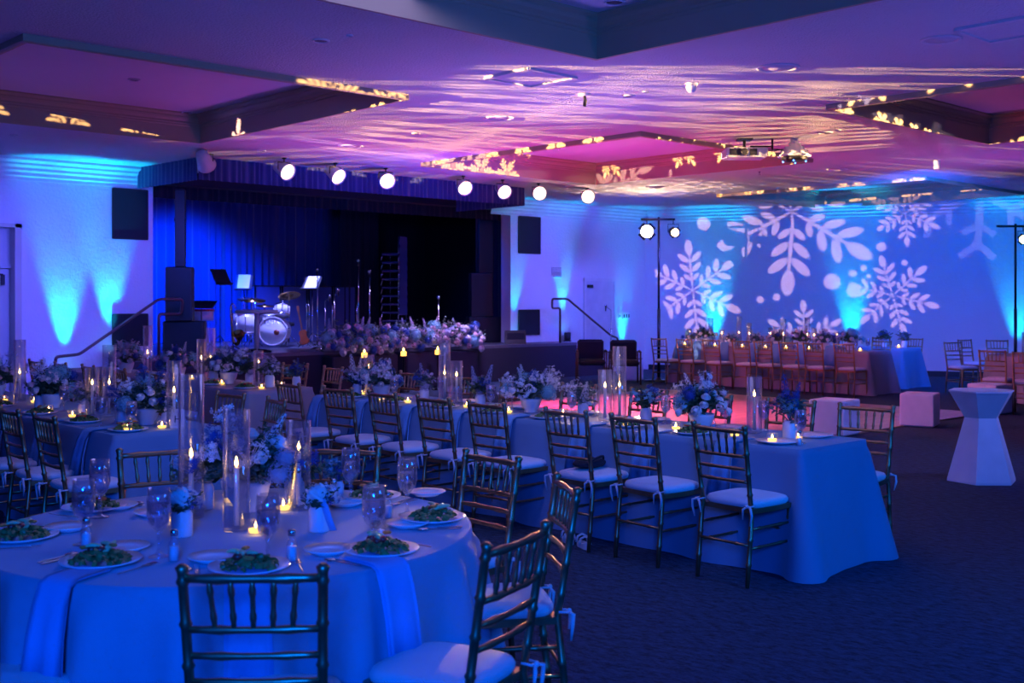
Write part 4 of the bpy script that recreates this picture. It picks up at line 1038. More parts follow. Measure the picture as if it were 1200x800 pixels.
# round table flowers
x, y, z = tp(290, 598); bouquet(x, y, TZ, 'large white and blue bouquet at the middle of the round table', 3, 1.08, 'white', w=.24, h=.23, spires=3)
x, y, z = tp(238, 596); posy(x, y, TZ, 'white posy left of the big bouquet on the round table', 4, 'white', size=1.35)
x, y, z = tp(345, 590); posy(x, y, TZ, 'blue posy right of the big bouquet on the round table', 6, 'blue', size=1.3)
x, y, z = tp(395, 583); posy(x, y, TZ, 'low green and blue posy near the far right goblet', 7, 'blue', size=.9)
def rosejar(px, py, label, ribbon):
    x, y, z = tp(px, py); t = thing('rose_jar', label, 'flowers', (x, y, TZ)); me = part('vase', JAR, t, Matrix.Scale(1.2, 4))
    big = part('rose', ROSE_W, t, TR((-.0, -.0, .145), .5, .25, .3, 1.5))
    for k in range(4): part('blossom_spray', LOOB if k % 2 else LOOW, t, TR((.01, .01, .09), 0, 0, k*1.6) @ Matrix.Rotation(.7, 4, 'Y') @ Matrix.Scale(.7, 4))
    part('greenery', GRS[0], t, TR((0, 0, .08)) @ Matrix.Scale(.8, 4))
    if ribbon:
        b = MB(); v = Vector((FB, -FA, 0)); n_ = Vector((-FA, -FB, 0))
        for k, (o_, zz) in enumerate(((.012, .13), (.03, .10), (.045, .05), (.062, .008))): 
            c = v*o_+n_*.042; b.v += [tuple(c-v*.013+Vector((0, 0, zz))), tuple(c+v*.013+Vector((0, 0, zz+.004)))]
        for k in range(3): b.f.append((2*k, 2*k+1, 2*k+3, 2*k+2)); b.sm.append(True)
        o = b.build('ribbon', 'napkin', t); o.modifiers.new('thickness', 'SOLIDIFY').thickness = .0012
        b = MB(); b.lathe([(.0, 0), (.010, .0), (.010, .001), (0, .001)], n=4, M4=None)
    return t
rosejar(213, 628, 'white jar with a blue-sprigged white rose at left', False)
rosejar(374, 622, 'white jar with a large white rose and pale ribbon at right', True)

# ---- main table dressing: everything along the table's centre line
def row(px, a):                          # on the line x=a, kept on whichever table stands there
    d = col_a(px, a); x, y = W(px, d)
    T = min((T for T in (MT, LT, KT, FT, GT) if T[0]-.001 <= a <= T[1]), key=lambda T: max(T[2]-y, y-T[3], 0))
    y = min(max(y, T[2]+.12), T[3]-.14)
    return x, y
MC = (MT[0]+MT[1])/2
for px, pal, sd, off, sz, s_ in ((822, 'blue', 11, 0, .98, 'nearest big centrepiece on the centre table, white roses and blue hydrangea'), (622, 'blue', 12, .02, .95, 'middle big centrepiece on the centre table, pale blue hydrangea in a white bowl'), (447, 'blue', 13, 0, .95, 'farthest big centrepiece on the centre table, turquoise hydrangea and white roses')):
    x, y = row(px, MC+off); bouquet(x, y, TZ, s_, sd, sz, pal, w=.24, h=.24, spires=4)
for px, off, pal, sd, s_ in ((926, 0, 'blue', 21, 'white vase of bright blue blossoms near the table end'), (757, .1, 'blue', 22, 'small white vase of sprigs beyond the tall candles'), (683, .05, 'white', 23, 'small pale posy right of the middle centrepiece'), (563, 0, 'mixed', 24, 'low mixed posy left of the middle centrepiece'), (497, .05, 'mixed', 25, 'lilac and blue posy right of the farthest centrepiece'), (412, -.05, 'white', 26, 'trailing pale sprigs left of the farthest centrepiece'), (386, .1, 'blue', 27, 'small blue posy near the far end of the centre table')):
    x, y = row(px, MC+off); posy(x, y, TZ, s_, sd, pal, size=1.45 if px > 900 else 1.3)
for h, px, off, s_ in ((.38, 884, .12, 'beside the blue blossoms near the table end'), (.55, 726, .12, 'tallest one on the centre table'), (.38, 709, -.02, 'left of the tallest one on the centre table'), (.55, 521, .05, 'tall one between the centre and far bouquets'), (.38, 535, -.02, 'short one between the centre and far bouquets'), (.38, 425, .08, 'left of the farthest centre bouquet')):
    x, y = row(px, MC+off); CYL[h].place((x, y, TZ), 0, 'clear glass cylinder with a lit taper, '+s_, 'hurricane candles on the centre table')
vm = [(905, -.2, 'left of the blue blossoms'), (792, -.12, 'left of the nearest centrepiece'), (935, .02, 'at the near end'), (861, -.15, 'right of the nearest centrepiece'), (735, -.15, 'before the tallest cylinder'), (660, .0, 'right of the middle centrepiece'), (596, -.18, 'left of the middle centrepiece'), (478, -.2, 'right of the farthest centrepiece'), (547, -.1, 'beside the short cylinder'), (447, -.25, 'before the farthest centrepiece'), (396, 0, 'at the far end')]
for px, off, s_ in vm:
    x, y = row(px, MC+off); VOT.place((x, y, TZ), 0, 'glowing tea light on the centre table '+s_, 'votives on the centre table')
for i, (px, off) in enumerate(((938, -.12), (670, -.1), (780, .15), (697, .16), (575, -.13), (517, .15), (462, -.1), (850, .2), (600, .18), (895, .28))):
    x, y = row(px, MC+off); GOB.place((x, y, TZ), 0, 'water goblet on the centre table, %s of its goblets from the near end' % ORD[[1, 5, 3, 4, 7, 8, 9, 2, 6, 0][i]], 'goblets on the centre table')
for px, off, s_ in ((945, -.22, 'at the near end'), (765, -.28, 'behind the second near chair'), (836, .05, 'beside the nearest centrepiece'), (593, -.1, 'left of the middle centrepiece')):
    x, y = row(px, MC+off); SHAK.place((x, y, TZ), 0, 'small glass shaker on the centre table '+s_, 'shakers on the centre table')
for i, (x, y) in enumerate(ys):
    if i == 7: x, y = x, MT[3]-.3
    yy = y+.03
    PLATE.place((MT[0]+.17, yy, TZ), 0, 'dinner plate before the %s near side chair of the centre table' % ORD[i], 'plates along the near side of the centre table')
    if i != 0: SALAD.place((MT[0]+.17, yy, TZ+.004), random.uniform(0, 6), 'salad before the %s near side chair of the centre table' % ORD[i], 'salads along the near side of the centre table')
    NAP.place((MT[0]+.0, yy+(.26 if i == 0 else .24), .003), -PI/2, 'blue napkin hanging left of the %s near side chair of the centre table' % ORD[i], 'napkins along the centre table', (1.25, 1.5, 1.0))
for i, yy in enumerate((4.05, 4.7, 5.4, 6.1, 6.8, 7.5)):
    PLATE.place((MT[1]-.16, yy, TZ), 0, 'dinner plate on the far side of the centre table, %s from the near end' % ORD[i], 'plates along the far side of the centre table')
x, y = W(700, 7.62); t = thing('black_bag', 'rounded black handbag lying on the white cushion of the third chair', 'bag', (5.70, ys[2][1]+.05, .505), .2)
b = MB(); b.ball((0, 0, .035), (.15, .10, .035), 16); b.build('pouch', 'blackcloth', t); b = MB(); b.tube(smooth([(-.12, -.05, .04), (-.06, -.08, .075), (.06, -.07, .08), (.12, -.04, .05)]), .008, 6); b.build('strap', 'blackcloth', t)
for k, (px, dd_) in enumerate(((666, 7.75), (684, 7.60))):
    x, y = W(px, dd_); t = thing('white_shoe', 'white sandal under the third chair, %s of the pair' % ('left' if k == 0 else 'right'), 'shoe', (x, y, 0), -.6)
    b = MB(); out = [(math.cos(q)*(.034 if math.sin(q) < 0 else .042), math.sin(q)*.12) for q in [2*PI*i/16 for i in range(16)]]
    b.add([(p, q, .0) for p, q in out]+[(p, q, .018+.03*max(0, -q/.12)) for p, q in out], [tuple(range(15, -1, -1)), tuple(range(16, 32))]+[(i, (i+1) % 16, 16+(i+1) % 16, 16+i) for i in range(16)]); b.build('sole', 'ceramic', t)
    for yy in (.05, -.04):
        b = MB(); b.tube([(-.04, yy, .02), (-.03, yy, .06), (0, yy, .075), (.03, yy, .06), (.04, yy, .02)], .008, 6); b.build('strap', 'ceramic', t)

# ---- left long table
LC = (LT[0]+LT[1])/2
for px, pal, sd, s_ in ((172, 'white', 31, 'white bouquet at the near end of the left long table'), (62, 'blue', 32, 'big dark blue bouquet on the left long table'), (-5, 'mixed', 33, 'bouquet cut by the left frame edge')):
    x, y = row(px, LC+.05); y = max(y, 7.55); bouquet(x, y, TZ, s_, sd, 1.0, pal, w=.24, h=.24, spires=3)
for h, px, off, s_ in ((.55, 128, .1, 'tall one right of the blue bouquet'), (.38, 108, -.02, 'short one right of the blue bouquet'), (.55, 23, .05, 'tall one near the left frame edge'), (.47, 218, .1, 'at the near end behind the white bouquet')):
    x, y = row(px, LC+off); y = max(y, 7.42); CYL[h].place((x, y, TZ), 0, 'glass cylinder candle, %s, left long table' % s_, 'hurricane candles on the left long table')
for px, off, s_ in ((155, -.25, 'before the white bouquet'), (192, .0, 'right of the white bouquet'), (85, -.15, 'right of the blue bouquet'), (57, -.12, 'before the blue bouquet'), (5, -.05, 'near the frame edge'), (40, .1, 'left of the blue bouquet')):
    x, y = row(px, LC+off); VOT.place((x, y, TZ), 0, 'glowing tea light on the left long table '+s_, 'votives on the left long table')
for px, off, sd, pal in ((98, -.05, 41, 'white'), (46, -.02, 42, 'white'), (143, .0, 43, 'mixed'), (196, .12, 44, 'blue')):
    x, y = row(px, LC+off); posy(x, y, TZ, 'white bud vase on the left long table, ' + {98: 'beside the short cylinder', 46: 'left of the blue bouquet', 143: 'between the cylinders and white bouquet', 196: 'at the near end'}[px], sd, pal, size=1.2)
for i, (px, off) in enumerate(((185, -.22), (135, -.1), (118, -.25), (75, .0))):
    x, y = row(px, LC+off); GOB.place((x, y, TZ), 0, 'water goblet on the left long table, %s from the near end' % ORD[i], 'goblets on the left long table')
for i, px in enumerate((150, 98, 47, 0)):
    x, y = row(px, LT[0]+.17); PLATE.place((x, y, TZ), 0, 'dinner plate on the left long table, %s from the near end' % ORD[i], 'plates on the left long table')
    SALAD.place((x, y, TZ+.004), random.uniform(0, 6), 'salad on the left long table, %s from the near end' % ORD[i], 'salads on the left long table')
    NAP.place((LT[0], y+.22, .003), -PI/2, 'blue napkin hanging from the left long table, %s from the near end' % ORD[i], 'napkins of the left long table', (1.25, 1.5, 1.0))
x, y = row(205, LC+.12); y = 7.40; t = thing('table_card', 'white tent card with the letter H on the left long table', 'card', (x, y, TZ), math.atan2(-FA, FB)+.15)
b = MB(); b.add([(-.05, -.035, 0), (.05, -.035, 0), (.045, 0, .13), (-.045, 0, .13), (.05, .035, 0), (-.05, .035, 0)], [(0, 1, 2, 3), (3, 2, 4, 5)]); o = b.build('card', 'paper', t); o.modifiers.new('thickness', 'SOLIDIFY').thickness = .002
def text(s_, size, m, parent, loc, rot, name='lettering', ext=.001):
    c = bpy.data.curves.new(name, 'FONT'); c.body = s_; c.size = size; c.extrude = ext; c.align_x = 'CENTER'; c.align_y = 'CENTER'; c.materials.append(M[m])
    o = bpy.data.objects.new('tmp', c); COL.objects.link(o); dg = bpy.context.evaluated_depsgraph_get(); me = bpy.data.meshes.new_from_object(o.evaluated_get(dg)); bpy.data.objects.remove(o)
    o = bpy.data.objects.new(name, me); COL.objects.link(o); o.parent = parent; o.location = loc; o.rotation_euler = rot; return o
text('H', .07, 'black', t, (0, -.0215, .06), (math.radians(75), 0, 0), 'letter')

# ---- table before the stage
KC = (KT[0]+KT[1])/2
for px, pal, sd, s_ in ((268, 'blue', 51, 'blue and cream bouquet at the near end of the table before the stage'), (208, 'mixed', 52, 'lilac bouquet with tall spires before the left speaker stack'), (148, 'mixed', 53, 'dark bouquet at the far end of the table before the stage')):
    x, y = row(px, KC); bouquet(x, y, TZ, s_, sd, 1.05, pal, w=.23, h=.24, spires=3)
for h, px, off, s_ in ((.38, 303, .0, 'right of the blue and cream bouquet'), (.59, 247, .1, 'taller of the pair between the bouquets'), (.47, 236, -.05, 'shorter of the pair between the bouquets'), (.59, 173, .1, 'at the far end')):
    x, y = row(px, KC+off); CYL[h].place((x, y, TZ), 0, 'glass cylinder candle, %s, table before the stage' % s_, 'hurricane candles on the table before the stage')
for px, off, s_ in ((312, -.15, 'at the near end'), (260, -.15, 'before the blue bouquet'), (330, .15, 'beside the end posy'), (225, 0, 'near the spires'), (190, .05, 'at the far end')):
    x, y = row(px, KC+off); VOT.place((x, y, TZ), 0, 'glowing tea light on the table before the stage '+s_, 'votives on the table before the stage')
for px, off, sd, pal, s_ in ((316, .05, 54, 'white', 'at the near end'), (250, -.05, 55, 'white', 'beside the cylinders'), (293, .1, 56, 'mixed', 'right of the blue bouquet')):
    x, y = row(px, KC+off); posy(x, y, TZ, 'bud vase on the table before the stage '+s_, sd, pal, size=1.5)
for i, yy in enumerate((10.25, 10.95, 11.75, 12.55)):
    PLATE.place((KT[0]+.17, yy, TZ), 0, 'dinner plate on the table before the stage, %s from the near end' % ORD[i], 'plates on the table before the stage')
    SALAD.place((KT[0]+.17, yy, TZ+.004), 1.0*i, 'salad on the table before the stage, %s from the near end' % ORD[i], 'salads on the table before the stage')

# ---- far tables
FC = (FT[0]+FT[1])/2
for i, (px, sd) in enumerate(((805, 61), (826, 62), (857, 63), (886, 64), (912, 65), (938, 66), (966, 67), (996, 68))):
    x, y = row(px, FC+(.08 if i % 2 else -.05)); bouquet(x, y, TZ, 'dusky centrepiece on the far table, %s from the left' % ORD[i], sd, (.85, 1.15, .75, .85, 1.05, 1.1, 1.05, 1.15)[i], 'mixed', 'centrepieces on the far table', w=.26, h=.22, spires=4, light_=True)
for i, (px, h) in enumerate(((806, .33), (833, .55), (846, .33), (866, .59), (878, .47), (903, .38), (918, .55), (946, .59), (954, .38), (981, .33))):
    x, y = row(px, FC+(.15 if i % 2 else -.1)); CYL[h].place((x, y, TZ), 0, 'slender glass cylinder with lit candle on the far table, %s from the left' % ORD[i], 'hurricane candles on the far table')
for i, px in enumerate((788, 818, 838, 870, 897, 921, 948, 974, 1008)):
    x, y = row(px, FT[0]+.14); VOT.place((x, y, TZ), 0, 'tiny glowing tea light at the front of the far table, %s from the left' % ORD[i], 'votives on the far table', 1.15)
for i, px in enumerate((788, 818, 850, 884, 911, 940, 973)):
    x, y = row(px, FT[0]); NAP.place((FT[0], y, .003), -PI/2, 'lilac napkin hanging from the far table, %s from the left' % ORD[i], 'napkins of the far table', (1.6, 1, 1.1))
for i, px in enumerate((1003, 1017, 1000)):
    x, y = row(px, FC+.1*i-.1); GOB.place((x, y, TZ), 0, 'water goblet at the right end of the far table, %s of three' % ORD[i], 'goblets on the far table')
for i, px in enumerate((1053, 1062, 1036)):
    x, y = row(px, GT[0]+.2+.12*i); (VOT.place((x, y, TZ), 0, 'tea light on the table nearest the snowflake wall', None, 1.15) if i == 0 else posy(x, y, TZ, 'small posy on the table nearest the wall, %s one' % ('right' if i == 1 else 'left'), 70+i, 'mixed', size=1.6))
posy(QX-.15, QY-.2, TZ, 'white vase with sprigs on the right edge table', 75, 'white', size=1.6)
CYL[.38].place((QX-.3, QY+.05, TZ), 0, 'glass cylinder with candle on the right edge table')

# ------------------------------------------------------------------ lounge cubes and hexagonal table
def cube_seat(px, py, w, rz, label):
    x, y, z = on(px, py, 0); t = thing('cube_stool', label, 'stool', (x, y, 0), rz, 'white lounge cubes'); b = MB(); b.box((0, 0, .225), (w, w, .43), bev=.018); b.build('upholstery', 'cube', t)
    b = MB(); b.box((0, 0, .008), (w-.06, w-.06, .016)); b.build('base', 'black', t); b = MB()
    b.tube([(-w/2+.01, -w/2+.01, .432), (w/2-.01, -w/2+.01, .432), (w/2-.01, w/2-.01, .432), (-w/2+.01, w/2-.01, .432), (-w/2+.01, -w/2+.01, .432)], .006, 5); b.build('piping', 'cube', t)
cube_seat(1078, 499, .43, .28, 'pink-lit white cube stool in the middle, left of the hexagonal table')
cube_seat(1160, 484, .46, -.1, 'white cube stool half hidden behind the hexagonal table')
cube_seat(978, 509, .46, .1, 'white cube stool behind the end of the centre table')
x, y, z = on(1150, 563, 0); t = thing('hourglass_table', 'white hexagonal hourglass cocktail table on the carpet at right', 'table', (x, y, 0), .28)
b = MB(); b.lathe([(.315, .0), (.315, .02), (.155, .585)], n=6, smooth=False); b.build('lower_body', 'cube', t)
b = MB(); b.lathe([(.155, .585), (.29, .815), (.30, .822), (.30, .835), (0, .835)], n=6, smooth=False); b.build('tabletop', 'cube', t)
for k in range(6):
    a = PI/3*k; b = MB(); b.box((.28*math.cos(a), .28*math.sin(a), .004), (.03, .03, .008)); b.build('glide', 'black', t)

# ------------------------------------------------------------------ armchairs by the stage
def make_armchair():
    t = thing('armchair', '', 'chair')
    for s in (-1, 1):
        for yy in (-.25, .25):
            b = MB(); b.tube([(s*.29, yy, 0), (s*.29, yy*.98, .64)], .018, 6); b.build('leg', 'wooddark', t)
        b = MB(); b.tube(polyround([(s*.29, -.25, .62), (s*.29, .0, .66), (s*.29, .26, .64)], .1), .022, 6); b.build('arm', 'wooddark', t)
    b = MB(); b.box((0, 0, .42), (.54, .52, .12), bev=.04); b.build('seat', 'blackcloth', t)
    b = MB(); b.box((0, 0, 0), (.54, .09, .42), M4=TR((0, -.27, .66), -.15), bev=.04); b.build('backrest', 'blackcloth', t); return t
AC = Once(make_armchair)
for i, (px, d) in enumerate(((693, 22.9), (732, 22.6))):
    x, y = W(px, d); AC.place((x, y, 0), math.atan2(-FB, -FA)+PI/2*1+PI+.0, '%s black upholstered armchair with dark wooden arms near the right steps' % ('left' if i == 0 else 'right'), 'two armchairs by the stage steps')
x, y = W(743, 23.6); t = thing('floor_box', 'pale box standing on the floor beside the right armchair', 'box', (x, y, 0), .3); b = MB(); b.box((0, 0, .22), (.3, .3, .44), bev=.02); b.build('body', 'ceramic', t); b = MB(); b.box((0, 0, .45), (.26, .26, .02)); b.build('lid', 'black', t)
# ------------------------------------------------------------------ on the stage
def sp(px, d=None, y=None):
    if d is None: d = col_b(px, y)
    x, yy = W(px, d); return x, yy, SZ
def speaker(px0, px1, y, z0, z1, dp, label, grille=True, name='loudspeaker', rz=0):
    d = col_b((px0+px1)/2, y); w = (px1-px0)/FPX*d; x, yy = W((px0+px1)/2, d); rot = -math.atan2(FA, FB)*.75+rz
    t = thing(name, label, 'speaker', (x, yy, z0), rot); w /= 1.12
    b = MB(); b.box((0, 0, (z1-z0)/2), (w, dp, z1-z0), bev=.015); b.build('cabinet', 'black', t)
    b = MB(); b.box((0, -dp/2-.004, (z1-z0)/2), (w*.9, .012, (z1-z0)*.92)); b.build('grille', 'blackmetal', t)
    for s in (-1, 1):
        b = MB(); b.box((s*(w/2+.006), 0, (z1-z0)*.6), (.012, .12, .05), bev=.004); b.build('handle', 'blackmetal', t)
    return t
def zat(px, py, y): return CAMH+(HZ-py)*col_b(px, y)/FPX
y1 = 17.6
zs_, zm, zt_ = zat(215, 376, y1), zat(215, 313, y1), zat(211, 222, y1)
speaker(191, 243, y1+.1, SZ, zs_, .55, 'big black subwoofer at the bottom of the left stage stack')
speaker(194, 228, y1, zs_, zm, .42, 'tall black speaker in the middle of the left stage stack')
speaker(205, 218, y1-.05, zm, zt_, .16, 'slender black column speaker on top of the left stage stack')
y2 = 18.7
zs_, zm, zt_ = zat(568, 371, y2), zat(564, 320, y2), zat(572, 232, y2)
speaker(545, 591, y2, SZ, zs_, .5, 'big black subwoofer at the bottom of the right stage stack')
speaker(549, 578, y2+.02, zs_, zm, .4, 'black speaker in the middle of the right stage stack')
speaker(559, 579, y2+.05, zm, zt_, .18, 'tall slender column speaker on top of the right stage stack')
# monitor wedge by the steps
x, y = W(609, 23.9); t = thing('stage_monitor', 'small black stage monitor at the edge of the right apron', 'speaker', (x, 17.45, SZ), -.7)
b = MB(); b.add([(-.22, -.15, 0), (.22, -.15, 0), (.22, .15, 0), (-.22, .15, 0), (-.22, -.05, .28), (.22, -.05, .28), (.22, .12, .28), (-.22, .12, .28)], [(0, 3, 2, 1), (4, 5, 6, 7), (0, 1, 5, 4), (2, 3, 7, 6), (0, 4, 7, 3), (1, 2, 6, 5)]); b.build('cabinet', 'black', t)
b = MB(); b.box((0, -.11, .13), (.36, .01, .2), M4=None); b.build('grille', 'blackmetal', t)
# round cocktail table on the stage
x, y, z = sp(301, y=17.75); t = thing('cocktail_table', 'round-topped pedestal table standing in front of the drum kit', 'table', (x, y, z))
h = zat(301, 363, 17.75)-SZ; b = MB(); b.lathe([(.36, h-.055), (.375, h-.05), (.375, h-.004), (.365, h), (0, h)], n=36); b.build('tabletop', 'beige', t)
b = MB(); b.tube([(0, 0, .02), (0, 0, h-.05)], .045, 12); b.build('pole', 'beige', t)
for k in range(4): b = MB(); a = PI/2*k+.4; b.tube([(0, 0, .04), (.3*math.cos(a), .3*math.sin(a), .015)], [.03, .015], 6); b.build('foot', 'blackmetal', t)
# drum kit: one thing
x, y, z = sp(322, y=19.3); RZ = -math.atan2(FA, FB)
t = thing('drum_kit', 'white pearl drum kit with brass cymbals on the stage', 'drum kit', (x, y, z), RZ)
U = col_b(322, 19.3)/FPX
def dpos(px, py): return ((px-322)*U, (404-py)*U)
def drum(cx, cy, cz, r, L, axis, name, m='drum', head='drumhead'):
    Mx = TR((cx, cy, cz), rx=(PI/2 if axis == 'y' else 0))
    if isinstance(axis, float): Mx = TR((cx, cy, cz), rx=axis)
    b = MB(); b.lathe([(r, -L/2), (r, L/2)], n=32, M4=Mx); sh = b.build(name, m, t)
    for e in (-1, 1):
        b = MB(); b.lathe([(r*1.0, e*(L/2-.015)), (r*1.05, e*(L/2-.01)), (r*1.05, e*(L/2+.015)), (r*.97, e*(L/2+.018)), (r*.97, e*(L/2-.004))], n=32, M4=Mx); b.build('hoop', 'drum' if r > .25 else 'chrome', sh)
        b = MB(); b.lathe([(0, e*(L/2+.004)), (r*.97, e*(L/2+.004)), (r*.97, e*(L/2+.006)), (0, e*(L/2+.006))], n=32, M4=Mx); b.build('drum_head', head, sh)
    for k in range(8):
        a = 2*PI*k/8+.2; b = MB(); b.tube([Mx @ Vector((r*1.04*math.cos(a), r*1.04*math.sin(a), -L*.42)), Mx @ Vector((r*1.04*math.cos(a), r*1.04*math.sin(a), L*.42))], .008, 5); b.build('lug', 'chrome', sh)
    return sh, Mx
bd, _ = drum(0, 0, .32, .27, .36, 'y', 'bass_drum')
b = MB(); b.lathe([(0, .192), (.055, .192), (.055, .194), (0, .194)], n=18, M4=TR((.075, 0, .30), rx=PI/2)); b.build('port_hole', 'woodred', bd)
text('TAMA', .105, 'black', bd, (-.04, -.200, .49), (PI/2, 0, 0), 'lettering', .001)
fx, fz = dpos(286, 374); drum(fx+.0, .15, .48, .24, .40, 0.0, 'floor_tom')
for k in range(3): a = 2.1*k; b = MB(); b.tube([(fx+.26*math.cos(a), .15+.26*math.sin(a), 0), (fx+.26*math.cos(a), .15+.26*math.sin(a), .5)], .009, 5); b.build('leg', 'chrome', t)
tx, tz = dpos(327, 361); drum(tx+.05, .05, tz, .15, .19, -.35, 'rack_tom')
sx, sz_ = dpos(307, 377); drum(sx+.02, .45, .56, .17, .14, .1, 'snare_drum')
def cymbal(px, py, r, yy, tilt=.12):
    cx, cz = dpos(px, py); b = MB(); b.lathe([(0, .028), (.03, .022), (.045, .006), (r, -.012), (r*.99, -.014), (.045, .003), (0, .02)], n=30, M4=TR((cx, yy, cz), rx=tilt, ry=tilt*.6)); c = b.build('cymbal', 'brass', t)
    b = MB(); b.tube([(cx, yy, .08), (cx, yy, cz+.04)], .010, 6)
    for k in range(3): a = 2.1*k+.5; b.tube([(cx, yy, .25), (cx+.22*math.cos(a), yy+.22*math.sin(a), .012)], .008, 5)
    b.build('cymbal_stand', 'chrome', t)
cymbal(292, 348, .28, .2, .16); cymbal(336, 343, .22, .25, -.35); cymbal(302, 355, .19, .6)
b = MB(); b.lathe([(.15, .40), (.17, .41), (.17, .47), (0, .49)], n=18, M4=TR((.05, .85, 0))); b.build('throne_seat', 'blackcloth', t); b = MB(); b.tube([(.05, .85, .4), (.05, .85, .02)], .015); b.build('throne_stem', 'chrome', t)
# tripod helper
def tripod(b, h, r=.3, lift=.28, rr=.008, a0=.3):
    b.tube([(0, 0, .06), (0, 0, h)], rr*1.2, 6)
    for k in range(3): a = a0+2.0944*k; b.tube([(0, 0, lift), (r*math.cos(a), r*math.sin(a), .01)], rr, 5)
def music_stand(px, pyt, y, label, desk='black', tilt=.5, w=.48, rz=0, papers=False):
    x, yy, z = sp(px, y=y); h = zat(px, pyt, y)-SZ-.12; t = thing('music_stand', label, 'music stand', (x, yy, z), RZ+rz)
    b = MB(); tripod(b, h); b.build('stand', 'chrome' if desk == 'paper' else 'blackmetal', t)
    b = MB(); Mx = TR((0, -.02, h+.05), rx=-tilt); b.box((0, 0, 0), (w, .012, .34), M4=Mx); b.box((0, -.03, -.17), (w, .06, .012), M4=Mx); b.build('desk', 'black', t)
    if desk == 'paper' or papers:
        b = MB(); b.box((0, -.012, .02), (w*.72, .006, .32), M4=Mx); b.build('sheet_music', 'paper', t)
    return t
music_stand(258, 320, 18.6, 'black music stand turned away, left of the drums', tilt=.6, w=.34, rz=.9)
music_stand(286, 327, 20.6, 'music stand with white sheets above the cymbals', 'paper', tilt=.5, w=.34)
music_stand(366, 328, 19.0, 'music stand with white sheets right of the drums', 'paper', tilt=.7, w=.36, rz=-.3)
music_stand(236, 352, 18.3, 'low black music stand beside the left speaker stack', tilt=1.2, w=.5)
# small keyboard / red percussion table
x, y, z = sp(238, y=18.9); t = thing('percussion_stand', 'low stand with a red-topped drum beside the left speakers', 'drum', (x, y, z), RZ)
b = MB(); b.lathe([(.19, .55), (.19, .72)], n=24); b.build('shell', 'drum', t); b = MB(); b.lathe([(.2, .72), (.2, .76), (0, .76)], n=24); b.build('rim', 'red', t); b = MB(); tripod(b, .55); b.build('stand', 'chrome', t)
# saxophone on its stand
x, y, z = sp(273, y=17.55); t = thing('saxophone', 'brass saxophone resting on a low stand left of the cocktail table', 'saxophone', (x, y, z), RZ)
pts = smooth([(.05, .0, .78), (.0, .0, .86), (-.04, 0, .80), (-.03, 0, .60), (-.01, 0, .35), (.02, 0, .20), (.08, -.03, .16), (.12, -.05, .24), (.12, -.09, .34)], 4)
n_ = len(pts); b = MB(); b.tube(pts, [.008+.03*(i/n_)**1.4 if i < n_-4 else .04+.02*(i-n_+5) for i in range(n_)], 10); b.build('body', 'brass', t)
b = MB(); b.lathe([(.045, 0), (.07, .03), (.088, .045), (.080, .045), (.04, .01)], n=20, M4=TR((.12, -.09, .33), rx=.6)); b.build('bell', 'brass', t)
for k in range(8): b = MB(); b.lathe([(0, 0), (.017, 0), (.017, .01), (0, .01)], n=10, M4=TR((-.02+.003*k, -.03, .68-.05*k), rx=PI/2)); b.build('key', 'brass', t)
b = MB(); tripod(b, .3, .22, .14); b.build('stand', 'blackmetal', t)
# electric guitar leaning on a stand
x, y, z = sp(355, y=18.9); t = thing('electric_guitar', 'sunburst guitar leaning back on a stand right of the drums', 'guitar', (x, y, z), RZ-.2); t.scale = (.66, .66, .66)
b = MB(); out = [(0, .20), (.09, .19), (.13, .12), (.10, .03), (.12, -.08), (.16, -.15), (.12, -.23), (0, -.25), (-.12, -.23), (-.16, -.15), (-.12, -.08), (-.10, .03), (-.13, .12), (-.08, .19)]
Mx = TR((0.02, 0, .32), rx=-.2, ry=-.28); n_ = len(out); b.add([(p, -.022, q) for p, q in out]+[(p, .022, q) for p, q in out], [tuple(range(n_)), tuple(range(2*n_-1, n_-1, -1))]+[(i, n_+i, n_+(i+1) % n_, (i+1) % n_) for i in range(n_)], False, Mx); b.build('body', 'woodred', t)
b = MB(); b.box((0, -.02, .50), (.05, .025, .64), M4=Mx); b.build('neck', 'wooddark', t); b = MB(); b.box((0, -.02, .88), (.08, .02, .16), bev=.008, M4=Mx); b.build('headstock', 'wooddark', t)
b = MB(); tripod(b, .42, .25, .2); b.build('stand', 'blackmetal', t)
# microphones
def mic(px, pyt, y, label, base='tripod', head='z', z0=SZ, arm=0):
    x, yy = W(px, col_b(px, y)); h = zat(px, pyt, y)-z0; t = thing('microphone_stand', label, 'microphone stand', (x, yy, z0), RZ)
    b = MB()
    if base == 'round': b.lathe([(.14, 0), (.14, .015), (.03, .03), (0, .03)], n=20); b.tube([(0, 0, .02), (0, 0, h-.1)], .011, 6)
    else: tripod(b, h-.1)
    if arm: b.tube([(0, 0, h-.1), (arm, -.02, h-.02)], .008, 5)
    b.build('stand', 'chrome', t)
    b = MB(); b.tube([(arm, -.02, h-.12), (arm, -.04, h-.03)], [.012, .018], 8); b.build('microphone', 'blackmetal', t)
    b = MB(); b.ball((arm, -.045, h), .033, 10); b.build('microphone_head', 'chrome', t)
mic(372, 316, 18.2, 'silver microphone stand tallest right of the drums', 'round')
mic(420, 305, 18.4, 'thin tall microphone stand in the stage middle', 'round')
mic(433, 318, 17.9, 'microphone stand just right of the tallest one, mid stage', 'round')
mic(381, 347, 19.4, 'low double microphone stand before the dark screens', arm=.1)
mic(392, 340, 18.6, 'pair-topped short stand beside the floral front', arm=.08)
mic(514, 348, 17.4, 'microphone standing above the right part of the floral front', 'round')
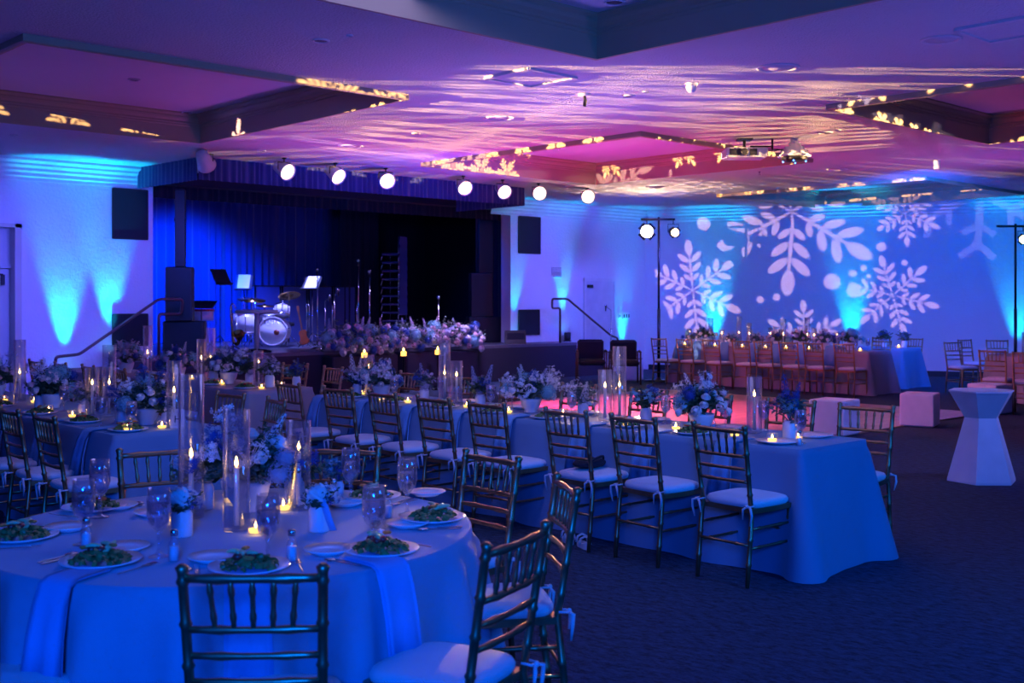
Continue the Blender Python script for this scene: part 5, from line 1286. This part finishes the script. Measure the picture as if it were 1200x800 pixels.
# low dark screens behind the band (amps / risers)
x0_, _, _ = sp(296, y=21.4); x1_, _, _ = sp(418, y=21.4)
for i in range(4):
    w = (x1_-x0_)/4; t = thing('stage_screen', 'dark acoustic screen behind the band, %s from the left' % ORD[i], 'screen', (x0_+w*(i+.5), 21.4, SZ), 0, 'dark screens behind the band')
    b = MB(); h = zat(356, 336, 21.4)-SZ; b.box((0, 0, h/2), (w-.04, .06, h), bev=.01); b.build('panel', 'curtain', t); b = MB(); b.box((0, 0, h+.012), (w-.02, .08, .024)); b.build('top_rail', 'blackmetal', t)
    for s in (-1, 1): b = MB(); b.tube([(s*(w/2-.03), -.05, 0), (s*(w/2-.03), -.05, h)], .02, 6); b.build('post', 'chrome', t)
# stack of chairs at the back
x, y, z = sp(462, y=20.6)
for k in range(9):
    t = thing('stacking_chair', 'stacked chair in the tall stack at mid stage, %s from the bottom' % ORD[k], 'chair', (x, y, SZ+.0+k*.19), RZ+1.2, 'tall stack of chairs on the stage')
    b = MB(); b.box((0, 0, .45), (.42, .42, .04), bev=.015); b.build('seat', 'curtain', t); b = MB(); b.box((0, -.22, .72), (.40, .03, .26), bev=.01, M4=None); b.build('backrest', 'curtain', t)
    if k == 0:
        for sx in (-1, 1):
            for sy in (-1, 1): b = MB(); b.tube([(sx*.2, sy*.2, 0), (sx*.18, sy*.18, .44)], .012, 6); b.build('leg', 'chrome', t)
    else:
        for sx in (-1, 1):
            for sy in (-1, 1): b = MB(); b.tube([(sx*.225, sy*.225, .30), (sx*.19, sy*.19, .46)], .012, 6); b.build('leg', 'chrome', t)
    for sx in (-1, 1): b = MB(); b.tube([(sx*.19, -.2, .45), (sx*.19, -.23, .85)], .012, 6); b.build('back_tube', 'chrome', t)
# floral front along the stage edge
def floral_bank(px0, px1, label, seed):
    rn = random.Random(seed); yb = SF-.18; d0, d1 = col_b(px0, yb), col_b(px1, yb); xa, xb_ = W(px0, d0)[0], W(px1, d1)[0]; L = xb_-xa; xc = (xa+xb_)/2
    t = thing('floral_bank', label, 'flowers', (xc, yb, .0)); zc = .98
    b = MB()
    b.box((0, 0, .34), (L*.86, .34, .68), bev=.03); b.build('plinth', 'stageface', t)
    g = MB()
    for k in range(int(L*95)):
        u = rn.uniform(-1, 1); a = rn.uniform(-.3, PI+.3); rr = (.36 if rn.random() < .75 else .52)*(1-.25*abs(u)**3); P = Vector((u*L/2, rr*.8*math.cos(a), zc-.12+rr*.72*math.sin(a)+.05*math.sin(u*9)))
        for j in range(7):
            q = P+Vector((rn.uniform(-.08, .08), rn.uniform(-.06, .06), rn.uniform(-.07, .07))); l = rn.uniform(.05, .09); dv = Vector((rn.uniform(-1, 1), rn.uniform(-1, 1), rn.uniform(-.3, 1))).normalized(); sd = dv.cross(Vector((0, .3, 1))).normalized()*l*.3
            g.add([q, q+dv*l*.5+sd, q+dv*l, q+dv*l*.5-sd], [(0, 1, 2, 3)])
    g.build('greenery', 'leaf2', t)
    me_ = [ROSE_B, ROSE_W, ROSE_B, ROSE_W, HYW, HYD, HYDD, ROSE_W, HYDD, ROSE_B]
    n = min(92, int(L*44))
    for k in range(n):
        u = -1+2*(k+.5)/n+rn.uniform(-.03, .03); a = rn.uniform(.05, 1.0)*PI*.62+PI*.38; rr = rn.uniform(.30, .40)*(1-.22*abs(u)**3)
        P = Vector((u*L/2, rr*.9*math.cos(a), zc-.16+rr*.95*abs(math.sin(a))+rn.uniform(-.13, .06))); me = rn.choice(me_)
        dv = Vector((rn.uniform(-.3, .3), math.cos(a)-.3, math.sin(a)*.7)).normalized(); s_ = rn.uniform(1.7, 2.3)
        part(me.name.split('.')[0], me, t, Matrix.Translation(P) @ dv.to_track_quat('Z', 'Y').to_matrix().to_4x4() @ Matrix.Scale(s_*(1.0 if me in (ROSE_B, ROSE_W) else .95), 4))
    for k in range(max(4, int(L*2.6))):
        u = rn.uniform(-.9, .9); part('flower_spire', rn.choice([SPL, SPW, SPL]), t, TR((u*L/2, rn.uniform(-.1, .1), zc+.10), ry=rn.uniform(-.4, .4)) @ Matrix.Scale(1.35, 4))
    return t
floral_bank(377, 466, 'left half of the long rose and delphinium bank at the stage edge', 81)
floral_bank(464, 560, 'right half of the long rose and delphinium bank at the stage edge', 82)
for px, s_ in ((427, 'left'), (473, 'middle'), (513, 'right')):
    x, y = W(px, col_b(px, 16.3)); t = thing('pillar_candle', 'glowing lantern candle in front of the floral bank, %s of three' % s_, 'candle', (x, y, 0), 0, 'candles before the floral bank')
    b = MB(); b.lathe([(.11, 0), (.11, .02), (.02, .04), (.02, .62), (.08, .66), (0, .66)], n=20); b.build('pedestal', 'blackmetal', t); b = MB(); b.lathe([(.05, .66), (.05, .74), (0, .75)], n=16); b.build('candle', 'votive', t)
    b = MB(); b.lathe([(0, .75), (.012, .765), (.003, .80), (0, .81)], n=8); b.build('flame', 'flame', t)

# ------------------------------------------------------------------ ceiling fixtures
def ceil(px, py, z=CZ): 
    d = (z-CAMH)*FPX/(HZ-py); x, y = W(px, d); return x, y, d
# par lamps in front of the valance
for i, (px, py, aim, m) in enumerate(((240, 189, (12, 19, .5), 'dim'), (333, 199, (12.5, 10, 0), 'par'), (393, 204, (12, 9, 0), 'par'), (452, 210, (11, 8, 0), 'par'), (543, 218, (10, 6, .5), 'par'), (589, 223, (12, 8, 0), 'par'), (631, 226, (9, 4.5, 1.5), 'par'), (688, 230, (9, 4.5, 1.5), 'par'))):
    d = col_b(px, 15.0); x, y = W(px, d); z = CAMH+(HZ-py)*d/FPX
    if m == 'par' and i < 6: aim = (x+(-1.2 if i in (3, 4, 5) else .6), y-4.0, 1.2+.5*(i % 2))
    t = thing('stage_par_lamp', ('unlit cream stage lamp at the left end of the ceiling row' if m == 'dim' else 'glowing round stage lamp, %s of the seven lit ones from the left' % ORD[i-1]), 'stage lamp', (x, y, CZ), 0, 'stage lamps under the ceiling')
    q = (Vector(aim)-Vector((x, y, z))).to_track_quat('Z', 'Y').to_matrix().to_4x4(); Mx = Matrix.Translation((0, 0, z-CZ)) @ q @ Matrix.Scale(1.22, 4)
    b = MB(); b.lathe([(.03, -.17), (.07, -.14), (.085, -.05), (.105, .06), (.115, .085), (.105, .085), (.09, .05), (.0, .04)], n=22, M4=Mx); b.build('housing', 'ceramic', t)
    b = MB(); b.lathe([(0, .066), (.096, .066), (.096, .072), (0, .072)], n=22, M4=Mx); b.build('lens', 'par' if m == 'par' else 'beige', t)
    b = MB(); b.lathe([(.035, -.02), (.035, 0), (0, 0)], n=12, M4=TR((0, 0, 0))); b.tube([(0, 0, 0), (0, 0, (z-CZ)*.35)], .012, 6)
    s_ = q @ Vector((1, 0, 0)); s_ = Vector((s_.x, s_.y, 0)).normalized()*.12; zz = z-CZ
    b.tube([s_+Vector((0, 0, zz)), s_+Vector((0, 0, zz*.4)), -s_+Vector((0, 0, zz*.4)), -s_+Vector((0, 0, zz))], .008, 6); b.build('yoke', 'blackmetal', t)
def disc(px, py, R, label, name='downlight', z=CZ, cat='ceiling light', inner='base', group='recessed ceiling discs'):
    x, y, d = ceil(px, py, z); t = thing(name, label, cat, (x, y, z), 0, group)
    b = MB(); b.lathe([(R, 0), (R, -.008), (R*.92, -.016), (R*.78, -.010), (R*.75, .0)], n=28); b.build('rim', 'white_trim', t)
    b = MB(); b.lathe([(0, -.004), (R*.75, -.006), (R*.75, -.002), (0, 0)], n=24); b.build('grille' if 'speaker' in name else 'lens', inner, t)
for px, py, R, s_ in ((376, 47, .075, 'upper left of the ceiling'), (737, 112, .07, 'right of the square hatch'), (756, 107, .035, 'small one right of the square hatch'), (487, 156, .06, 'left of the magenta coffer'), (117, 179, .05, 'near the left cornice'), (307, 176, .06, 'beyond the left coffer'), (643, 210, .08, 'below the magenta coffer'), (410, 41, .03, 'tiny one at the upper left'), (16, 158, .05, 'under the left coffer'), (967, 155, .10, 'right of the projector'), (982, 152, .04, 'tiny one right of the projector')):
    disc(px, py, R, 'round recessed ceiling fitting '+s_)
for px, py, R, s_ in ((585, 138, .17, 'between the hatch and the magenta coffer'), (912, 79, .20, 'large one below the top coffer'), (1103, 46, .17, 'at the upper right'), (981, 198, .17, 'below the projector'), (412, 171, .17, 'above the valance')):
    disc(px, py, R, 'round ceiling speaker grille '+s_, 'ceiling_speaker', cat='speaker', inner='panel', group='ceiling speakers')
for px, py, R, s_ in ((157, 93, .07, 'inside the left coffer, upper'), (220, 131, .08, 'inside the left coffer, lower'), (720, 2, .09, 'inside the top coffer')):
    disc(px, py, R, 'round recessed light '+s_, z=CZ+.31)
for px, py, w, s_ in ((622, 90, .62, 'in the middle of the ceiling'), (1185, 33, .62, 'at the upper right corner')):
    x, y, d = ceil(px, py); t = thing('ceiling_hatch', 'square framed ceiling hatch '+s_, 'hatch', (x, y, CZ)); b = MB()
    for (cx, cy, a, c) in ((0, w/2, w, .03), (0, -w/2, w, .03), (w/2, 0, .03, w), (-w/2, 0, .03, w)): b.box((cx, cy, -.012), (a+.03, c, .024))
    b.build('frame', 'white_trim', t); b = MB(); b.box((0, 0, -.004), (w-.03, w-.03, .008)); b.build('panel', 'ceiling', t)
# smoke detector, sprinklers, pendants
def small_ceiling(px, py, label, kind):
    x, y, d = ceil(px, py-6 if kind != 'detector' else py-5); t = thing({'detector': 'smoke_detector', 'sprinkler': 'sprinkler', 'camera': 'ceiling_sensor', 'can': 'emergency_strobe'}[kind], label, {'detector': 'smoke detector', 'sprinkler': 'sprinkler', 'camera': 'sensor', 'can': 'alarm'}[kind], (x, y, CZ))
    b = MB()
    if kind == 'detector': b.lathe([(.055, 0), (.055, -.03), (.05, -.06), (.035, -.085), (0, -.09)], n=20); b.build('cover', 'ceramic', t); b = MB(); b.lathe([(.07, 0), (.07, -.012), (0, -.012)], n=20); b.build('base', 'ceramic', t)
    elif kind == 'can': b.lathe([(.05, 0), (.05, -.14), (.045, -.15), (0, -.15)], n=16); b.build('cover', 'ceramic', t)
    elif kind == 'camera': b.lathe([(.07, 0), (.07, -.02), (0, -.02)], n=16); b.build('base', 'ceramic', t); b = MB(); b.tube([(0, 0, -.02), (.01, 0, -.07), (.0, 0, -.13)], [.012, .02, .018], 8); b.build('head', 'black', t); b = MB(); b.ball((.01, 0, -.05), .015, 6); b.build('lamp', 'red', t)
    else: b.lathe([(.03, 0), (.03, -.006), (.008, -.01), (.008, -.05), (.025, -.052), (.025, -.055), (0, -.055)], n=12); b.build('head', 'chrome', t)
small_ceiling(810, 103, 'white cylindrical smoke detector catching the warm light', 'detector')
small_ceiling(1098, 194, 'small white can hanging from the ceiling at right', 'can')
small_ceiling(685, 116, 'small dark ceiling sensor with a red tip', 'camera')
for px, py, s_ in ((573, 186, 'left of the magenta coffer'), (655, 176, 'at the edge of the magenta coffer'), (890, 207, 'under the far coffer')): small_ceiling(px, py, 'tiny chrome sprinkler head '+s_, 'sprinkler')
x, y, d = ceil(768, 219); t = thing('light_dome_bowl', 'shallow bowl added for the dome of projected light below the magenta coffer', 'ceiling light', (x, y, CZ)); b = MB(); b.lathe([(.16, 0), (.15, -.02), (.09, -.045), (0, -.055)], n=28); b.build('bowl', 'ceramic', t); b = MB(); b.lathe([(.18, 0), (.18, -.012), (.155, -.014)], n=28); b.build('rim', 'white_trim', t)  # bowl stands in for a dome of projected light
# video projector on its bracket and the stepped lamp beside it
x, y, d = ceil(905, 163); t = thing('video_projector', 'white video projector hung from a ceiling bracket right of the magenta coffer', 'projector', (x, y, CZ), RZ)
U2 = d/FPX
b = MB(); b.box((-.38, 0, -.20), (.56, .40, .13), bev=.02); b.build('casing', 'ceramic', t)
b = MB(); b.box((-.54, -.205, -.20), (.16, .012, .09)); b.build('vent', 'black', t); b = MB(); b.box((-.30, -.205, -.20), (.10, .012, .09)); b.build('vent', 'black', t)
b = MB(); b.lathe([(.045, 0), (.05, .03), (.03, .03)], n=16, M4=TR((-.42, -.2, -.2), rx=PI/2)); b.build('lens', 'black', t)
b = MB(); b.tube([(-.3, .1, -.14), (-.1, .05, -.13), (.1, 0, -.14), (.2, 0, -.16)], .008, 5); b.tube([(-.3, -.1, -.14), (.0, -.05, -.17), (.15, .05, -.13), (.25, 0, -.18)], .006, 5); b.build('cable', 'black', t)
b = MB(); b.tube([(-.38, 0, -.14), (-.38, 0, 0)], .02, 8); b.box((-.38, 0, -.01), (.2, .2, .02)); b.tube([(0, 0, 0), (0, 0, -.15)], .015, 8); b.tube([(-.3, 0, -.1), (.0, 0, -.1)], .012, 6); b.build('bracket', 'blackmetal', t)
x, y, d = ceil(931, 162); t = thing('stepped_pendant', 'stepped conical ceiling fixture with a blue-lit rim', 'ceiling light', (x, y, CZ))
b = MB(); b.lathe([(.05, 0), (.05, -.06), (.08, -.07), (.08, -.10), (.13, -.115), (.13, -.15), (.18, -.17), (.18, -.21), (.22, -.23), (.22, -.25), (0, -.25)], n=28); b.build('shade', 'ceramic', t)
b = MB(); b.lathe([(.17, -.25), (.17, -.30), (.13, -.31), (0, -.31)], n=24); b.build('lens_ring', 'black', t)
for k in range(4): b = MB(); a = k*1.57+.5; b.ball((.15*math.cos(a), .15*math.sin(a), -.315), .012, 6); b.build('led', 'blueled', t)

# ------------------------------------------------------------------ lighting stands
def fixture(t, Mx, lens, name='spotlight'):
    b = MB(); b.lathe([(.05, -.20), (.075, -.18), (.08, .0), (.055, .03), (.06, .10), (.085, .14), (.085, .16), (.06, .16)], n=20, M4=Mx); f = b.build(name, 'blackmetal', t)
    b = MB(); b.lathe([(0, .162), (.08, .162), (.078, .172), (0, .176)], n=18, M4=Mx); b.build('lens', lens, f)
    b = MB()
    for k in range(4):
        a = PI/4+PI/2*k; b.box((0, 0, 0), (.11, .003, .07), M4=Mx @ TR((.10*math.cos(a), .10*math.sin(a), .18), rz=a+PI/2) @ Matrix.Rotation(-.5, 4, 'X'))
    b.build('barn_doors', 'blackmetal', f); return f
def yoke(b, c, top, r=.11):
    v = Vector((FB, -FA, 0))*r; c = Vector(c); T = Vector(top); b.tube([c-v, c-v+Vector((0, 0, .16)), c+v+Vector((0, 0, .16)), c+v], .007, 6); b.tube([c+Vector((0, 0, .16)), T], .010, 6)
def stand(px, d, zt, label, bar, lamps):
    x, y = W(px, d); t = thing('lighting_stand', label, 'lighting stand', (x, y, 0)); v = Vector((FB, -FA, 0)); U = d/FPX
    b = MB(); b.tube([(0, 0, .05), (0, 0, 1.5)], .032, 10); b.tube([(0, 0, 1.5), (0, 0, zt+.05)], .024, 10); b.build('pole', 'blackmetal', t)
    b = MB(); b.lathe([(.32, 0), (.32, .015), (.06, .03), (.04, .08), (0, .08)], n=24); b.build('base', 'blackmetal', t)
    b = MB(); b.tube([v*bar[0]*U+Vector((0, 0, zt)), v*bar[1]*U+Vector((0, 0, zt))], .024, 8); b.build('crossbar', 'blackmetal', t)
    for (lx, aim, lens) in lamps:
        c = v*lx*U+Vector((0, 0, zt-.26)); y_ = MB(); yoke(y_, c, c+Vector((0, 0, .28))); y_.build('yoke', 'blackmetal', t)
        q = (Vector(aim)-Vector((x, y, 0))-c).to_track_quat('Z', 'Y').to_matrix().to_4x4(); fixture(t, Matrix.Translation(c) @ q @ Matrix.Scale(1.5 if lens == 'bulb' else 1.0, 4), lens)  # glaring projector enlarged so its lens carries the flare
    return t
stand(772, 23.4, CAMH+(HZ-257)*23.4/FPX, 'tall black lighting stand with a glaring projector and a small spotlight', (-21, 19), ((-14, (1.0, .5, 2.6), 'bulb'), (17, (9.0, 3.0, 1.0), 'bulb2')))
stand(1190, 23.0, CAMH+(HZ-265)*23.0/FPX, 'tall black lighting stand at the right edge of the picture', (-22, 22), ((9, (8.0, 2.0, 1.2), 'bulb2'),))
mic(716, 358, 16.9, 'microphone stand on the floor beside the right handrail', z0=0, arm=-.12)
# ------------------------------------------------------------------ uplights on the floor
def uplight(x, y, tx, ty, label, power, z=0, ang=36, col=CYAN):
    t = thing('uplight', label, 'uplight', (x, y, z), 0, 'uplights along the walls')
    b = MB(); b.lathe([(.06, .03), (.075, .05), (.075, .20), (.065, .205), (.06, .19)], n=18); b.build('can', 'black', t)
    b = MB(); b.lathe([(0, .192), (.06, .192), (.06, .196), (0, .196)], n=16); b.build('lens', 'uplens', t)
    b = MB(); b.box((0, 0, .015), (.13, .13, .03), bev=.008); b.build('foot', 'blackmetal', t)
    light('SPOT', 'uplight_beam', (x, y, z+.26), (x+tx, y+ty, z+3.4), col, power*1.6, .04, ang, .8)
for i, (px, pw, s_) in enumerate(((75, 420, 'behind the foot of the left handrail'), (128, 330, 'left of the low black panel at left'))):
    x, d = wallx(px); uplight(x, WB-.16, 0, .10, 'black cyan uplight against the stage wall '+s_, pw*1.5, (.30, .60)[i])
for i, (px, pw, s_, zz) in enumerate(((603, 190, 'at the right edge of the stage opening', SZ), (659, 230, 'under the loop of the right handrail', SZ), (729, 300, 'below the wall switches', 0))):
    x, d = wallx(px); uplight(x, WB-.16, 0, .10, 'black cyan uplight against the stage wall '+s_, pw, zz)
for px, pw, s_ in ((838, 520, 'behind the left part of the far table'), (998, 520, 'behind the right part of the far table'), (1192, 380, 'behind the right lighting stand')):
    X = wallpt(px, 400); x, y = X[0]-nw.x*.20, X[1]-nw.y*.20; uplight(x, y, nw.x*.1, nw.y*.1, 'black cyan uplight against the snowflake wall '+s_, pw)
